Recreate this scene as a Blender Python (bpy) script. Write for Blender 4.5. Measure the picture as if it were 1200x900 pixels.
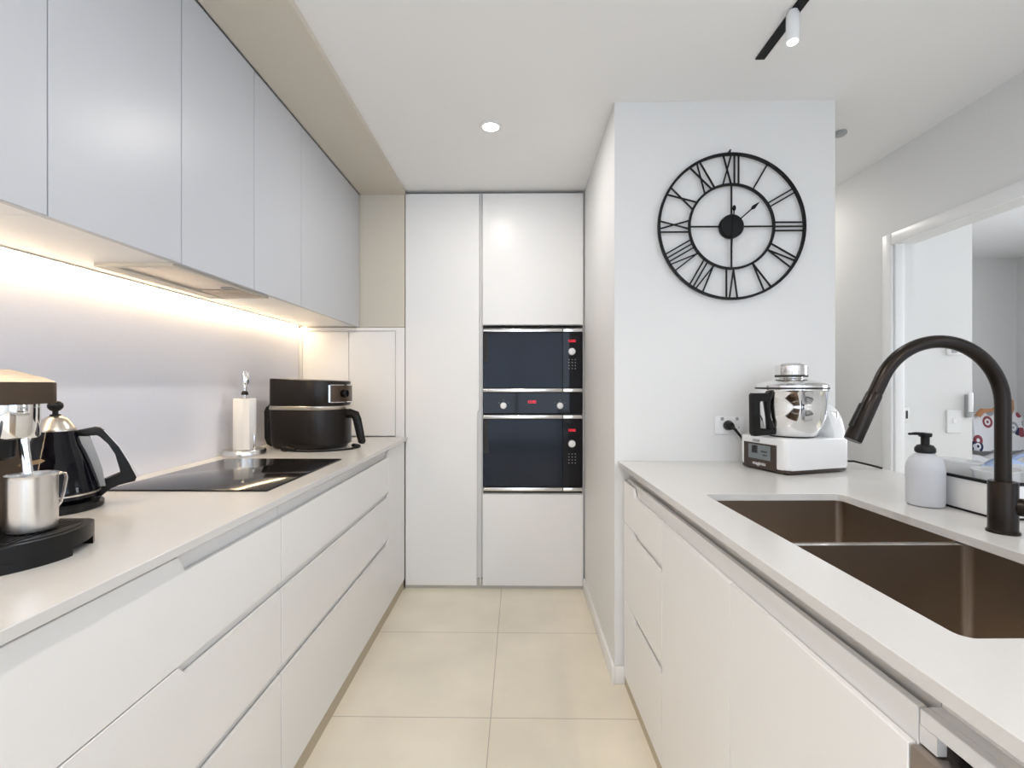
import bpy, bmesh, math, random
from mathutils import Vector, Matrix

for o in list(bpy.data.objects):
    bpy.data.objects.remove(o, do_unlink=True)
S = bpy.context.scene
COL = S.collection
PI = math.pi

# ------------------------------------------------------------------ camera, world, lights, exposure
CAM_H = 1.234
cd = bpy.data.cameras.new('camera')
cd.sensor_width = 36.0
cd.lens = 555.0 / 1200.0 * 36.0
cd.clip_start = 0.02
cam = bpy.data.objects.new('camera', cd)
cam.location = (0, 0, CAM_H)
cam.rotation_euler = (PI / 2, 0, math.atan(8 / 555.0))
COL.objects.link(cam)
S.camera = cam

S.view_settings.view_transform = 'Standard'
S.view_settings.look = 'None'
S.view_settings.exposure = 0.23
S.view_settings.gamma = 1.0
S.view_settings.use_curve_mapping = False

w = bpy.data.worlds.new('world')
S.world = w
w.use_nodes = True
bg = w.node_tree.nodes['Background']
bg.inputs['Color'].default_value = (0.66, 0.80, 1.0, 1)
bg.inputs['Strength'].default_value = 1.9


def area(name, loc, target, sx, sy, power, color):
    d = bpy.data.lights.new(name, 'AREA')
    d.shape = 'RECTANGLE'
    d.size = sx
    d.size_y = sy
    d.energy = power
    d.color = color
    o = bpy.data.objects.new(name, d)
    o.location = loc
    v = Vector(target) - Vector(loc)
    o.rotation_euler = v.to_track_quat('-Z', 'Y').to_euler()
    COL.objects.link(o)
    return o


# daylight through the windows of the living area behind the camera and of the bedroom
area('daylight_back', (0.5, -3.3, 1.25), (0.5, 0, 1.25), 3.2, 2.1, 17, (0.86, 0.93, 1.0))
area('daylight_side', (4.45, -1.5, 1.3), (0, -1.5, 1.3), 2.6, 2.0, 13, (0.42, 0.62, 1.0))
area('daylight_bedroom', (4.52, 1.9, 1.5), (0, 1.9, 1.4), 1.5, 1.3, 30, (0.97, 0.985, 1.0))


# ------------------------------------------------------------------ materials
MATS = {}


def mat(name, col, rough=0.5, metal=0.0, coat=0.0, coat_rough=0.05, trans=0.0, ior=1.45, emit=None, estr=0.0,
        bump=0.0, bscale=60.0, vary=0.0, vscale=8.0, aniso=0.0, sheen=0.0, alpha=1.0, spec=0.5, sss=0.0):
    m = bpy.data.materials.new(name)
    m.use_nodes = True
    nt = m.node_tree
    b = nt.nodes['Principled BSDF']
    b.inputs['Base Color'].default_value = (*col, 1)
    b.inputs['Roughness'].default_value = rough
    b.inputs['Metallic'].default_value = metal
    b.inputs['Coat Weight'].default_value = coat
    b.inputs['Coat Roughness'].default_value = coat_rough
    b.inputs['Transmission Weight'].default_value = trans
    b.inputs['IOR'].default_value = ior
    b.inputs['Anisotropic'].default_value = aniso
    b.inputs['Alpha'].default_value = alpha
    b.inputs['Specular IOR Level'].default_value = spec
    if sss:
        b.inputs['Subsurface Weight'].default_value = sss
        b.inputs['Subsurface Radius'].default_value = (0.02, 0.02, 0.02)
    if emit:
        b.inputs['Emission Color'].default_value = (*emit, 1)
        b.inputs['Emission Strength'].default_value = estr
    if bump or vary:
        tc = nt.nodes.new('ShaderNodeTexCoord')
    if vary:
        n = nt.nodes.new('ShaderNodeTexNoise')
        n.inputs['Scale'].default_value = vscale
        n.inputs['Detail'].default_value = 4
        nt.links.new(tc.outputs['Object'], n.inputs['Vector'])
        r = nt.nodes.new('ShaderNodeMix')
        r.data_type = 'RGBA'
        r.inputs[6].default_value = (*[c * (1 - vary) for c in col], 1)
        r.inputs[7].default_value = (*[min(1, c * (1 + vary)) for c in col], 1)
        nt.links.new(n.outputs['Fac'], r.inputs[0])
        nt.links.new(r.outputs[2], b.inputs['Base Color'])
    if bump:
        n2 = nt.nodes.new('ShaderNodeTexNoise')
        n2.inputs['Scale'].default_value = bscale
        n2.inputs['Detail'].default_value = 3
        nt.links.new(tc.outputs['Object'], n2.inputs['Vector'])
        bp = nt.nodes.new('ShaderNodeBump')
        bp.inputs['Strength'].default_value = bump
        bp.inputs['Distance'].default_value = 0.002
        nt.links.new(n2.outputs['Fac'], bp.inputs['Height'])
        nt.links.new(bp.outputs['Normal'], b.inputs['Normal'])
    MATS[name] = m
    return m


mat('wall_paint', (0.78, 0.78, 0.775), 0.6, bump=0.05, bscale=300)
mat('ceiling_paint', (0.90, 0.90, 0.90), 0.8)
mat('soffit_laminate', (0.66, 0.61, 0.52), 0.5)
mat('laminate', (0.845, 0.84, 0.835), 0.32, vary=0.01, vscale=3)
mat('laminate_edge', (0.78, 0.775, 0.77), 0.5)
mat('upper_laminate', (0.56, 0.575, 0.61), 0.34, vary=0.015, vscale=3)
mat('kick_stone', (0.50, 0.43, 0.32), 0.45)
mat('kick_grey', (0.52, 0.50, 0.46), 0.45)
mat('quartz', (0.67, 0.66, 0.645), 0.22, vary=0.02, vscale=140)
mat('splash', (0.82, 0.83, 0.90), 0.25, vary=0.015, vscale=90)
mat('skirt_paint', (0.86, 0.86, 0.85), 0.4)
mat('trim_paint', (0.86, 0.86, 0.86), 0.35)
mat('black_glass', (0.005, 0.005, 0.007), 0.09, spec=0.75)
mat('oven_glass', (0.008, 0.011, 0.020), 0.12, spec=0.25)
mat('dark_gap', (0.02, 0.02, 0.02), 0.6)
mat('steel', (0.72, 0.71, 0.69), 0.25, 1.0, bump=0.03, bscale=400)
mat('chrome', (0.88, 0.88, 0.88), 0.06, 1.0)
mat('soft_chrome', (0.80, 0.79, 0.78), 0.16, 1.0)
mat('sink_steel', (0.40, 0.335, 0.275), 0.30, 1.0, bump=0.05, bscale=500)
mat('sink_divider', (0.50, 0.48, 0.45), 0.22, 1.0)
mat('gunmetal', (0.022, 0.017, 0.014), 0.28, 0.6, spec=0.35)
mat('black_metal', (0.008, 0.008, 0.009), 0.5, spec=0.25)
mat('black_plastic', (0.008, 0.008, 0.008), 0.35, spec=0.3)
mat('black_gloss', (0.004, 0.004, 0.007), 0.05, spec=0.35)
mat('brown_black', (0.014, 0.011, 0.010), 0.33, spec=0.35)
mat('umber_metal', (0.12, 0.088, 0.066), 0.36, 0.8)
mat('warm_steel', (0.66, 0.61, 0.54), 0.30, 1.0)
mat('white_plastic', (0.84, 0.845, 0.85), 0.25, coat=0.3)
mat('grey_plastic', (0.36, 0.37, 0.38), 0.4)
mat('paper', (0.88, 0.87, 0.85), 0.9, bump=0.25, bscale=180)
mat('red_led', (0.3, 0.0, 0.01), 0.5, emit=(1.0, 0.03, 0.06), estr=1.6)
mat('warm_led', (1, 0.9, 0.7), 0.5, emit=(1.0, 0.80, 0.52), estr=11.0)
mat('lamp_white', (1, 1, 1), 0.5, emit=(1.0, 0.96, 0.90), estr=9.0)
mat('mark_grey', (0.30, 0.30, 0.29), 0.5)
mat('mark_white', (0.85, 0.85, 0.85), 0.4)
mat('frosted', (0.80, 0.82, 0.86), 0.35, trans=0.35, ior=1.3, sss=0.0)
mat('soap_liquid', (0.70, 0.71, 0.80), 0.3)
mat('clear_plastic', (0.92, 0.93, 0.94), 0.18, trans=0.55, ior=1.25)
mat('screen', (0.13, 0.145, 0.15), 0.12, emit=(0.5, 0.58, 0.62), estr=0.05)
mat('brown_panel', (0.045, 0.030, 0.023), 0.25)
mat('stainless_door', (0.42, 0.36, 0.32), 0.33, 1.0)
mat('hood_metal', (0.60, 0.54, 0.47), 0.35, 0.7)
mat('shelf_steel', (0.36, 0.33, 0.30), 0.35, 1.0)
mat('tan', (0.50, 0.24, 0.11), 0.6)
mat('linen', (0.84, 0.84, 0.86), 0.85, bump=0.3, bscale=40)
mat('blue_linen', (0.36, 0.45, 0.66), 0.85)
mat('glass_pane', (0.95, 0.97, 1.0), 0.02, trans=1.0, ior=1.02)
mat('tan_tag', (0.55, 0.38, 0.20), 0.4, 0.4)


def tile_material():
    m = bpy.data.materials.new('floor_tile')
    m.use_nodes = True
    nt = m.node_tree
    N, L = nt.nodes, nt.links
    b = N['Principled BSDF']
    tc = N.new('ShaderNodeTexCoord')
    mp = N.new('ShaderNodeMapping')
    mp.inputs['Location'].default_value = (0.104, -1.749, 0)
    L.new(tc.outputs['Object'], mp.inputs['Vector'])
    br = N.new('ShaderNodeTexBrick')
    br.offset = 0.0
    br.squash = 1.0
    br.inputs['Scale'].default_value = 1.0
    br.inputs['Brick Width'].default_value = 0.6
    br.inputs['Row Height'].default_value = 0.6
    br.inputs['Mortar Size'].default_value = 0.0018
    br.inputs['Mortar Smooth'].default_value = 0.2
    br.inputs['Color1'].default_value = (0.86, 0.79, 0.66, 1)
    br.inputs['Color2'].default_value = (0.845, 0.775, 0.645, 1)
    br.inputs['Mortar'].default_value = (0.52, 0.47, 0.40, 1)
    L.new(mp.outputs[0], br.inputs['Vector'])
    n = N.new('ShaderNodeTexNoise')
    n.inputs['Scale'].default_value = 3.5
    n.inputs['Detail'].default_value = 5
    L.new(tc.outputs['Object'], n.inputs['Vector'])
    mr = N.new('ShaderNodeMapRange')
    mr.inputs[1].default_value = 0.3
    mr.inputs[2].default_value = 0.7
    mr.inputs[3].default_value = 0.94
    mr.inputs[4].default_value = 1.05
    L.new(n.outputs['Fac'], mr.inputs[0])
    mx = N.new('ShaderNodeMix')
    mx.data_type = 'RGBA'
    mx.blend_type = 'MULTIPLY'
    mx.inputs[0].default_value = 1.0
    L.new(br.outputs['Color'], mx.inputs[6])
    L.new(mr.outputs[0], mx.inputs[7])
    L.new(mx.outputs[2], b.inputs['Base Color'])
    b.inputs['Roughness'].default_value = 0.22
    bp = N.new('ShaderNodeBump')
    bp.inputs['Strength'].default_value = 0.3
    bp.inputs['Distance'].default_value = 0.001
    bp.invert = True
    L.new(br.outputs['Fac'], bp.inputs['Height'])
    L.new(bp.outputs['Normal'], b.inputs['Normal'])
    MATS['floor_tile'] = m


tile_material()


def pattern_material():
    """white cloth printed with round navy, grey and plum flowers"""
    m = bpy.data.materials.new('flower_print')
    m.use_nodes = True
    nt = m.node_tree
    N, L = nt.nodes, nt.links
    b = N['Principled BSDF']
    b.inputs['Roughness'].default_value = 0.8
    tc = N.new('ShaderNodeTexCoord')
    vo = N.new('ShaderNodeTexVoronoi')
    vo.inputs['Scale'].default_value = 9.0
    L.new(tc.outputs['Object'], vo.inputs['Vector'])
    ring = N.new('ShaderNodeValToRGB')
    cr = ring.color_ramp
    cr.interpolation = 'CONSTANT'
    cr.elements[0].position = 0.0
    cr.elements[0].color = (1, 1, 1, 1)
    cr.elements[1].position = 0.12
    cr.elements[1].color = (0, 0, 0, 1)
    e = cr.elements.new(0.26)
    e.color = (1, 1, 1, 1)
    e = cr.elements.new(0.46)
    e.color = (0, 0, 0, 1)
    L.new(vo.outputs['Distance'], ring.inputs[0])
    sep = N.new('ShaderNodeSeparateColor')
    L.new(vo.outputs['Color'], sep.inputs[0])
    pal = N.new('ShaderNodeValToRGB')
    pr = pal.color_ramp
    pr.interpolation = 'CONSTANT'
    pr.elements[0].position = 0.0
    pr.elements[0].color = (0.02, 0.03, 0.09, 1)
    pr.elements[1].position = 0.36
    pr.elements[1].color = (0.30, 0.07, 0.09, 1)
    e = pr.elements.new(0.65)
    e.color = (0.38, 0.40, 0.44, 1)
    L.new(sep.outputs[0], pal.inputs[0])
    mx = N.new('ShaderNodeMix')
    mx.data_type = 'RGBA'
    L.new(ring.outputs[0], mx.inputs[0])
    mx.inputs[6].default_value = (0.85, 0.85, 0.87, 1)
    L.new(pal.outputs[0], mx.inputs[7])
    L.new(mx.outputs[2], b.inputs['Base Color'])
    MATS['flower_print'] = m


pattern_material()


# ------------------------------------------------------------------ mesh helpers
class MB:
    """collects shapes (in place coordinates, optionally through a frame matrix) and links them as one mesh object"""

    def __init__(self, M=None):
        self.bm = bmesh.new()
        self.M = M or Matrix.Identity(4)
        self.smooth = False

    def _fin(self, verts):
        for v in verts:
            v.co = self.M @ v.co

    def box(self, x0, x1, y0, y1, z0, z1, bev=0.0, seg=2):
        r = bmesh.ops.create_cube(self.bm, size=1.0)
        vs = r['verts']
        for v in vs:
            v.co = Vector((x0 + (v.co.x + .5) * (x1 - x0), y0 + (v.co.y + .5) * (y1 - y0), z0 + (v.co.z + .5) * (z1 - z0)))
        if bev:
            es = list({e for v in vs for e in v.link_edges})
            r2 = bmesh.ops.bevel(self.bm, geom=es, offset=bev, segments=seg, affect='EDGES', profile=0.5)
            vs = list({v for f in r2['faces'] for v in f.verts} | {v for v in vs if v.is_valid})
        self._fin(vs)
        return self

    def prism(self, pts, o, u, v, ext, bev=0.0, seg=2):
        """polygon pts (2d) in the frame o,u,v, extruded by the vector ext"""
        o, u, v, ext = Vector(o), Vector(u), Vector(v), Vector(ext)
        a = [self.bm.verts.new(o + u * p[0] + v * p[1]) for p in pts]
        b = [self.bm.verts.new(o + u * p[0] + v * p[1] + ext) for p in pts]
        n = len(pts)
        fs = [self.bm.faces.new(a), self.bm.faces.new(list(reversed(b)))]
        for i in range(n):
            fs.append(self.bm.faces.new((a[i], b[i], b[(i + 1) % n], a[(i + 1) % n])))
        vs = a + b
        if bev:
            es = list({e for f in fs[:2] for e in f.edges})
            r2 = bmesh.ops.bevel(self.bm, geom=es, offset=bev, segments=seg, affect='EDGES', profile=0.5)
            vs = list({x for f in r2['faces'] for x in f.verts} | {x for x in vs if x.is_valid})
        self._fin(vs)
        return self

    def lathe(self, prof, c=(0, 0, 0), seg=48, R=None, sx=1.0, sy=1.0):
        """prof: list of (radius, z); closed at the ends when radius is 0"""
        R = R or Matrix.Identity(4)
        c = Vector(c)
        rings = []
        vs = []
        for (r, z) in prof:
            if r <= 1e-6:
                p = self.bm.verts.new(c + (R @ Vector((0, 0, z))))
                rings.append([p])
                vs.append(p)
            else:
                ring = []
                for k in range(seg):
                    t = 2 * PI * k / seg
                    p = self.bm.verts.new(c + (R @ Vector((r * sx * math.cos(t), r * sy * math.sin(t), z))))
                    ring.append(p)
                rings.append(ring)
                vs += ring
        for i in range(len(rings) - 1):
            A, B = rings[i], rings[i + 1]
            for k in range(seg):
                k2 = (k + 1) % seg
                if len(A) == 1 and len(B) == 1:
                    continue
                if len(A) == 1:
                    self.bm.faces.new((A[0], B[k], B[k2]))
                elif len(B) == 1:
                    self.bm.faces.new((A[k], A[k2], B[0]))
                else:
                    self.bm.faces.new((A[k], A[k2], B[k2], B[k]))
        self._fin(vs)
        self.smooth = True
        return self

    def cyl(self, p0, p1, r, seg=24, r2=None, bev=0.0):
        p0, p1 = Vector(p0), Vector(p1)
        d = p1 - p0
        L = d.length
        R = d.to_track_quat('Z', 'Y').to_matrix().to_4x4()
        r2 = r if r2 is None else r2
        b = min(bev, L / 3, r / 2, r2 / 2)
        if b > 0:
            prof = [(0, 0), (r - b, 0), (r - b * .3, b * .3), (r, b), (r2, L - b), (r2 - b * .3, L - b * .3), (r2 - b, L), (0, L)]
        else:
            prof = [(0, 0), (r, 0), (r2, L), (0, L)]
        return self.lathe(prof, p0, seg, R)

    def tube(self, pts, r, seg=16, flat=1.0, up=None, caps=True):
        """swept round (or flattened) bar through pts; r a number or a list"""
        P = [Vector(p) for p in pts]
        n = len(P)
        rr = r if isinstance(r, (list, tuple)) else [r] * n
        T = []
        for i in range(n):
            a = P[max(0, i - 1)]
            b = P[min(n - 1, i + 1)]
            T.append((b - a).normalized())
        N0 = Vector(up) if up else (Vector((0, 0, 1)) if abs(T[0].z) < 0.9 else Vector((1, 0, 0)))
        N0 = (N0 - T[0] * N0.dot(T[0])).normalized()
        rings = []
        vs = []
        for i in range(n):
            if i:
                N0 = (N0 - T[i] * N0.dot(T[i])).normalized()
            B = T[i].cross(N0)
            ring = []
            for k in range(seg):
                t = 2 * PI * k / seg
                ring.append(self.bm.verts.new(P[i] + N0 * (rr[i] * math.cos(t)) + B * (rr[i] * flat * math.sin(t))))
            rings.append(ring)
            vs += ring
        for i in range(n - 1):
            for k in range(seg):
                k2 = (k + 1) % seg
                self.bm.faces.new((rings[i][k], rings[i][k2], rings[i + 1][k2], rings[i + 1][k]))
        if caps:
            self.bm.faces.new(list(reversed(rings[0])))
            self.bm.faces.new(rings[-1])
        self._fin(vs)
        self.smooth = True
        return self

    def bar(self, p0, p1, wid, dep, nrm):
        """flat bar from p0 to p1, width wid across, depth dep along nrm"""
        p0, p1, nrm = Vector(p0), Vector(p1), Vector(nrm).normalized()
        d = (p1 - p0)
        s = d.normalized().cross(nrm)
        return self.prism([(0, -wid / 2), (d.length, -wid / 2), (d.length, wid / 2), (0, wid / 2)], p0, d.normalized(), s, nrm * dep)

    def build(self, name, m, parent=None):
        bmesh.ops.recalc_face_normals(self.bm, faces=self.bm.faces[:])
        if parent is not None:
            inv = world_of(parent).inverted()
            self.bm.transform(inv)
        me = bpy.data.meshes.new(name)
        self.bm.to_mesh(me)
        self.bm.free()
        me.materials.append(MATS[m])
        for p in me.polygons:
            p.use_smooth = True
        try:
            me.set_sharp_from_angle(angle=math.radians(38))
        except Exception:
            pass
        o = bpy.data.objects.new(name, me)
        COL.objects.link(o)
        if parent is not None:
            o.parent = parent
        return o


def world_of(o):
    M = Matrix.Translation(o.location) @ o.rotation_euler.to_matrix().to_4x4()
    if o.parent is not None:
        return world_of(o.parent) @ M
    return M


def thing(name, label, cat, loc, rz=0.0, group=None):
    o = bpy.data.objects.new(name, None)
    o.empty_display_size = 0.05
    o.location = loc
    o.rotation_euler = (0, 0, rz)
    o['label'] = label
    o['category'] = cat
    if group:
        o['group'] = group
    COL.objects.link(o)
    return o


def tag(o, label, cat, group=None):
    o['label'] = label
    o['category'] = cat
    if group:
        o['group'] = group
    return o


def struct(o):
    o['kind'] = 'structure'
    return o


def sbox(name, x0, x1, y0, y1, z0, z1, m, bev=0.0, M=None):
    return struct(MB(M).box(x0, x1, y0, y1, z0, z1, bev).build(name, m))


def text(name, body, size, M, m, parent=None, ext=0.0004):
    c = bpy.data.curves.new(name, 'FONT')
    c.body = body
    c.size = size
    c.extrude = ext
    c.align_x = 'CENTER'
    c.align_y = 'CENTER'
    c.materials.append(MATS[m])
    tmp = bpy.data.objects.new(name, c)
    me = bpy.data.meshes.new_from_object(tmp)
    bpy.data.objects.remove(tmp)
    o = bpy.data.objects.new(name, me)
    COL.objects.link(o)
    if parent is not None:
        o.parent = parent
        M = world_of(parent).inverted() @ M
    o.matrix_local = M
    return o


def rrect(x0, x1, y0, y1, r, n=6):
    pts = []
    for cx, cy, a in ((x1 - r, y1 - r, 0), (x0 + r, y1 - r, 90), (x0 + r, y0 + r, 180), (x1 - r, y0 + r, 270)):
        for k in range(n + 1):
            t = math.radians(a + 90 * k / n)
            pts.append((cx + r * math.cos(t), cy + r * math.sin(t)))
    return pts


X3, Y3, Z3 = (1, 0, 0), (0, 1, 0), (0, 0, 1)

# ------------------------------------------------------------------ key dimensions (metres)
CEIL = 2.40
WL = -1.335          # face of the wall behind the left run
BX = -0.669          # front edge of the left worktop
CX = -0.687          # drawer fronts of the left run
TY = 2.845           # plane of the tall cabinets
TXL, TXR = -0.686, 0.392
NX, NY, NXR = 0.396, 1.965, 1.30      # the wall block that carries the clock
RW = 1.88            # wall with the bedroom opening
WT = 0.915           # worktop height
UX, UZ = -0.96, 1.58  # wall cupboards: front plane and underside
R_ANG = math.radians(1.5)
RM = Matrix.Translation((0.410, 1.965, 0)) @ Matrix.Rotation(R_ANG, 4, 'Z')   # frame of the sink bench

# ------------------------------------------------------------------ the setting
sbox('floor', -1.6, 4.9, -3.7, 5.7, -0.1, 0.0, 'floor_tile')
sbox('ceiling', -1.6, 4.9, -3.7, 5.7, CEIL, CEIL + 0.1, 'ceiling_paint')
sbox('wall_left', WL - 0.12, WL, -3.6, 3.6, 0, CEIL, 'wall_paint')
sbox('wall_back', WL, NX, 3.48, 3.6, 0, CEIL, 'wall_paint')
sbox('wall_center', NX, NXR, NY, 3.6, 0, CEIL, 'wall_paint')
sbox('wall_hall_end', NXR, RW, 5.2, 5.3, 0, CEIL, 'wall_paint')
sbox('wall_hall_side', NXR - .1, NXR, 3.6, 5.2, 0, CEIL, 'wall_paint')
# wall with the bedroom opening
DO0, DO1, DOH = 1.50, 2.405, 1.935
mb = MB()
mb.box(RW, RW + 0.10, DO1, 5.2, 0, CEIL)
mb.box(RW, RW + 0.10, 0.6, DO0, 0, CEIL)
mb.box(RW, RW + 0.10, DO0, DO1, DOH, CEIL)
struct(mb.build('wall_right', 'wall_paint'))
mb = MB()
mb.box(RW - 0.014, RW, DO1 - .004, DO1 + 0.055, 0, DOH + 0.055, 0.003)
mb.box(RW - 0.014, RW, DO0 - 0.055, DO0 + .004, 0, DOH + 0.055, 0.003)
mb.box(RW - 0.014, RW, DO0 + .004, DO1 - .004, DOH - .004, DOH + 0.055, 0.003)
mb.box(RW, RW + 0.045, DO1 - 0.014, DO1, 0, DOH, 0.002)
struct(mb.build('door_1', 'trim_paint'))
# bedroom shell
sbox('wall_bedroom_stub', RW + 0.10, 2.36, 2.50, 2.60, 0, CEIL, 'wall_paint')
sbox('wall_bedroom_far', RW + 0.10, 4.62, 4.46, 4.56, 0, CEIL, 'wall_paint')
mb = MB()
mb.box(4.62, 4.74, -3.6, -2.9, 0, CEIL)
mb.box(4.62, 4.74, -0.1, 1.1, 0, CEIL)
mb.box(4.62, 4.74, 2.7, 4.56, 0, CEIL)
mb.box(4.62, 4.74, -2.9, -0.1, 2.3, CEIL)
mb.box(4.62, 4.74, -2.9, -0.1, 0, 0.25)
mb.box(4.62, 4.74, 1.1, 2.7, 2.2, CEIL)
mb.box(4.62, 4.74, 1.1, 2.7, 0, 0.8)
struct(mb.build('wall_far_right', 'wall_paint'))
sbox('wall_partition', RW, 4.62, 0.5, 0.6, 0, CEIL, 'wall_paint')
mb = MB()
mb.box(WL, -1.15, -3.6, -3.48, 0, CEIL)
mb.box(2.15, 4.62, -3.6, -3.48, 0, CEIL)
mb.box(-1.15, 2.15, -3.6, -3.48, 2.3, CEIL)
struct(mb.build('wall_behind', 'wall_paint'))


def window(name, a0, a1, z0, z1, axis, pos, n):
    """frame with n panes in a wall opening"""
    def bx(m, s0, s1, zz0, zz1, d0, d1):
        if axis == 'y':
            m.box(s0, s1, pos + d0, pos + d1, zz0, zz1)
        else:
            m.box(pos + d0, pos + d1, s0, s1, zz0, zz1)
    m = MB()
    f = 0.05
    bx(m, a0, a1, z0, z0 + f, -.03, .03)
    bx(m, a0, a1, z1 - f, z1, -.03, .03)
    for k in range(n + 1):
        c = a0 + f / 2 + (a1 - a0 - f) * k / n
        bx(m, c - f / 2, c + f / 2, z0 + f, z1 - f, -.03, .03)
    o = struct(m.build(name, 'black_metal'))
    for k in range(n):
        c0 = a0 + f + (a1 - a0 - f) * k / n
        c1 = a0 + (a1 - a0 - f) * (k + 1) / n
        g = MB()
        bx(g, c0, c1, z0 + f, z1 - f, -.004, .004)
        g.build('pane', 'glass_pane', o)


window('window_1', -1.15, 2.15, 0.0, 2.3, 'y', -3.54, 3)
window('window_2', -2.9, -0.1, 0.25, 2.3, 'x', 4.68, 3)
window('window_3', 1.1, 2.7, 0.8, 2.2, 'x', 4.68, 2)

# soffit over the wall cupboards
sbox('trim_1', UX + 0.004, -0.683, -1.2, TY - 0.001, CEIL - 0.024, CEIL, 'soffit_laminate')
# splashback slab on the left wall
sbox('wall_splashback', WL, WL + 0.012, -1.2, TY - 0.022, WT, UZ + .02, 'splash')
sbox('baseboard_center', NX - 0.012, NX, NY - 0.012, TY - 0.004, 0, 0.07, 'skirt_paint', 0.002)
sbox('baseboard_center_front', NX, 0.452, NY - 0.012, NY, 0, 0.07, 'skirt_paint', 0.002)
sbox('baseboard_right', RW - 0.012, RW, DO1 + 0.056, 5.2, 0, 0.07, 'skirt_paint', 0.002)

# ------------------------------------------------------------------ left run: base cabinets


def notch_front(mbk, y0, y1, z0, z1, drop, n0, n1, face, thick=0.010):
    """drawer front seen from +x: its top edge sinks by drop between n0 and n1 (finger recess)"""
    s = 0.018
    pts = [(y0, z0), (y1, z0), (y1, z1 if n1 < y1 - .001 else z1 - drop)]
    if n1 < y1 - .001:
        pts += [(n1 + s, z1), (n1, z1 - drop)]
    if n0 > y0 + .001:
        pts += [(n0, z1 - drop), (n0 - s, z1), (y0, z1)]
    else:
        pts += [(y0, z1 - drop)]
    mbk.prism(pts, (face, 0, 0), Y3, Z3, (-thick, 0, 0), 0.0012, 1)


def left_cabinet(y0, y1, n0, n1, label, labels):
    r = thing('drawer_cabinet', label, 'cabinet', (-1.0, (y0 + y1) / 2, 0), 0, 'white handleless drawer cabinets of the hob run')
    m = MB()
    m.box(WL + .02, CX - .0125, y0 + .0005, y1 - .0005, 0.065, 0.8945)
    m.build('carcass', 'laminate_edge', r)
    k = MB()
    k.box(CX - .060, CX + .004 - .01, y0, y1, 0.0, 0.058)
    k.build('toe_kick', 'kick_stone', r)
    g = .0015
    for (z0, z1) in ((0.663, 0.884), (0.418, 0.660), (0.062, 0.415)):
        d = MB()
        notch_front(d, y0 + g, y1 - g, z0, z1, 0.036 if z1 > .8 else 0.022, n0, n1, CX)
        d.build('drawer', 'laminate', r)
    return r


left_cabinet(-0.50, 0.106, -0.3, 0.08, 'white drawer cabinet at the window end of the hob run, beyond the coffee machine', None)
left_cabinet(0.108, 1.361, 0.965, 1.361, 'white drawer cabinet below the coffee machine, grip slots stopping short of its front end', None)
left_cabinet(1.363, 2.50, 1.363, 2.466, 'white drawer cabinet directly below the black cooktop, with long grip slots', None)
r = thing('filler_cabinet', 'narrow blank white panel between the hob drawers and the tall cabinets', 'cabinet', (-1.0, 2.67, 0))
MB().box(WL + .02, CX - .0225, 2.5005, TY + .3, 0.065, 0.8945).build('carcass', 'laminate_edge', r)
MB().box(CX - .018, CX, 2.5015, TY - .004, 0.062, 0.889, 0.0012, 1).build('front_panel', 'laminate', r)
MB().box(CX - .060, CX - .006, 2.5005, TY - .001, 0.0, 0.058).build('toe_kick', 'kick_stone', r)

o = MB().box(WL + .0125, BX, -0.52, TY - 0.001, WT - .020, WT, 0.0015, 1).build('worktop', 'quartz')
tag(o, 'long white stone worktop carrying the cooktop, kettle and coffee machine', 'countertop')

# ------------------------------------------------------------------ left run: wall cupboards
seams = [-0.53, -0.16, 0.21, 0.58, 0.952, 1.335, 1.705, 2.076, 2.838]
ulab = ['', '', '', 'white wall cupboard at the picture edge over the near end of the worktop',
        'white wall cupboard above the coffee machine, the widest door seen whole',
        'white wall cupboard directly over the near half of the rangehood',
        'white wall cupboard over the far half of the rangehood, third before the tall cabinets',
        'white wall cupboard between the rangehood and the last wide cupboard door']
ulab = ['white wall cupboard farthest behind the viewer over the worktop', 'white wall cupboard second from the window end of the row',
        'white wall cupboard just out of view over the near worktop',
        'white wall cupboard cut off by the picture edge above the coffee machine',
        'white wall cupboard with the widest visible door, above the kettle',
        'white wall cupboard whose underside holds the near end of the range hood',
        'white wall cupboard over the far end of the range hood',
        'white wall cupboard last in the row, touching the tall end panel']
HY0, HY1, HX0, HX1 = 1.335, 1.85, -1.215, -0.985
for i in range(8):
    y0, y1 = seams[i], seams[i + 1]
    r = thing('wall_cupboard', ulab[i], 'cupboard', (-1.15, (y0 + y1) / 2, UZ), 0, 'white handleless wall cupboards')
    m = MB()
    t = 0.018
    m.box(WL + .045, UX - .022, y0 + .0005, y0 + t, UZ + .006, 2.38)
    m.box(WL + .045, UX - .022, y1 - t, y1 - .0005, UZ + .006, 2.38)
    m.box(WL + .001, WL + .012, y0 + .001, y1 - .001, UZ + .022, 2.38)
    m.box(WL + .045, UX - .022, y0 + t, y1 - t, 2.36, 2.38)
    # underside, cut around the hood
    a0, a1 = max(y0, HY0), min(y1, HY1)
    if a1 > a0:
        if a0 > y0 + .001:
            m.box(WL + .045, UX - .022, y0 + .0005, a0 - .0005, UZ, UZ + .018)
        if a1 < y1 - .001:
            m.box(WL + .045, UX - .022, a1 + .0005, y1 - .0005, UZ, UZ + .018)
        m.box(WL + .045, HX0 - .001, a0, a1, UZ, UZ + .018)
        m.box(HX1 + .001, UX - .022, a0, a1, UZ, UZ + .018)
    else:
        m.box(WL + .045, UX - .022, y0 + .0005, y1 - .0005, UZ, UZ + .018)
    m.build('carcass', 'laminate', r)
    MB().box(UX - .019, UX, y0 + .0015, y1 - .0015, UZ - .004, 2.372, 0.001, 1).build('door', 'upper_laminate', r)
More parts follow.
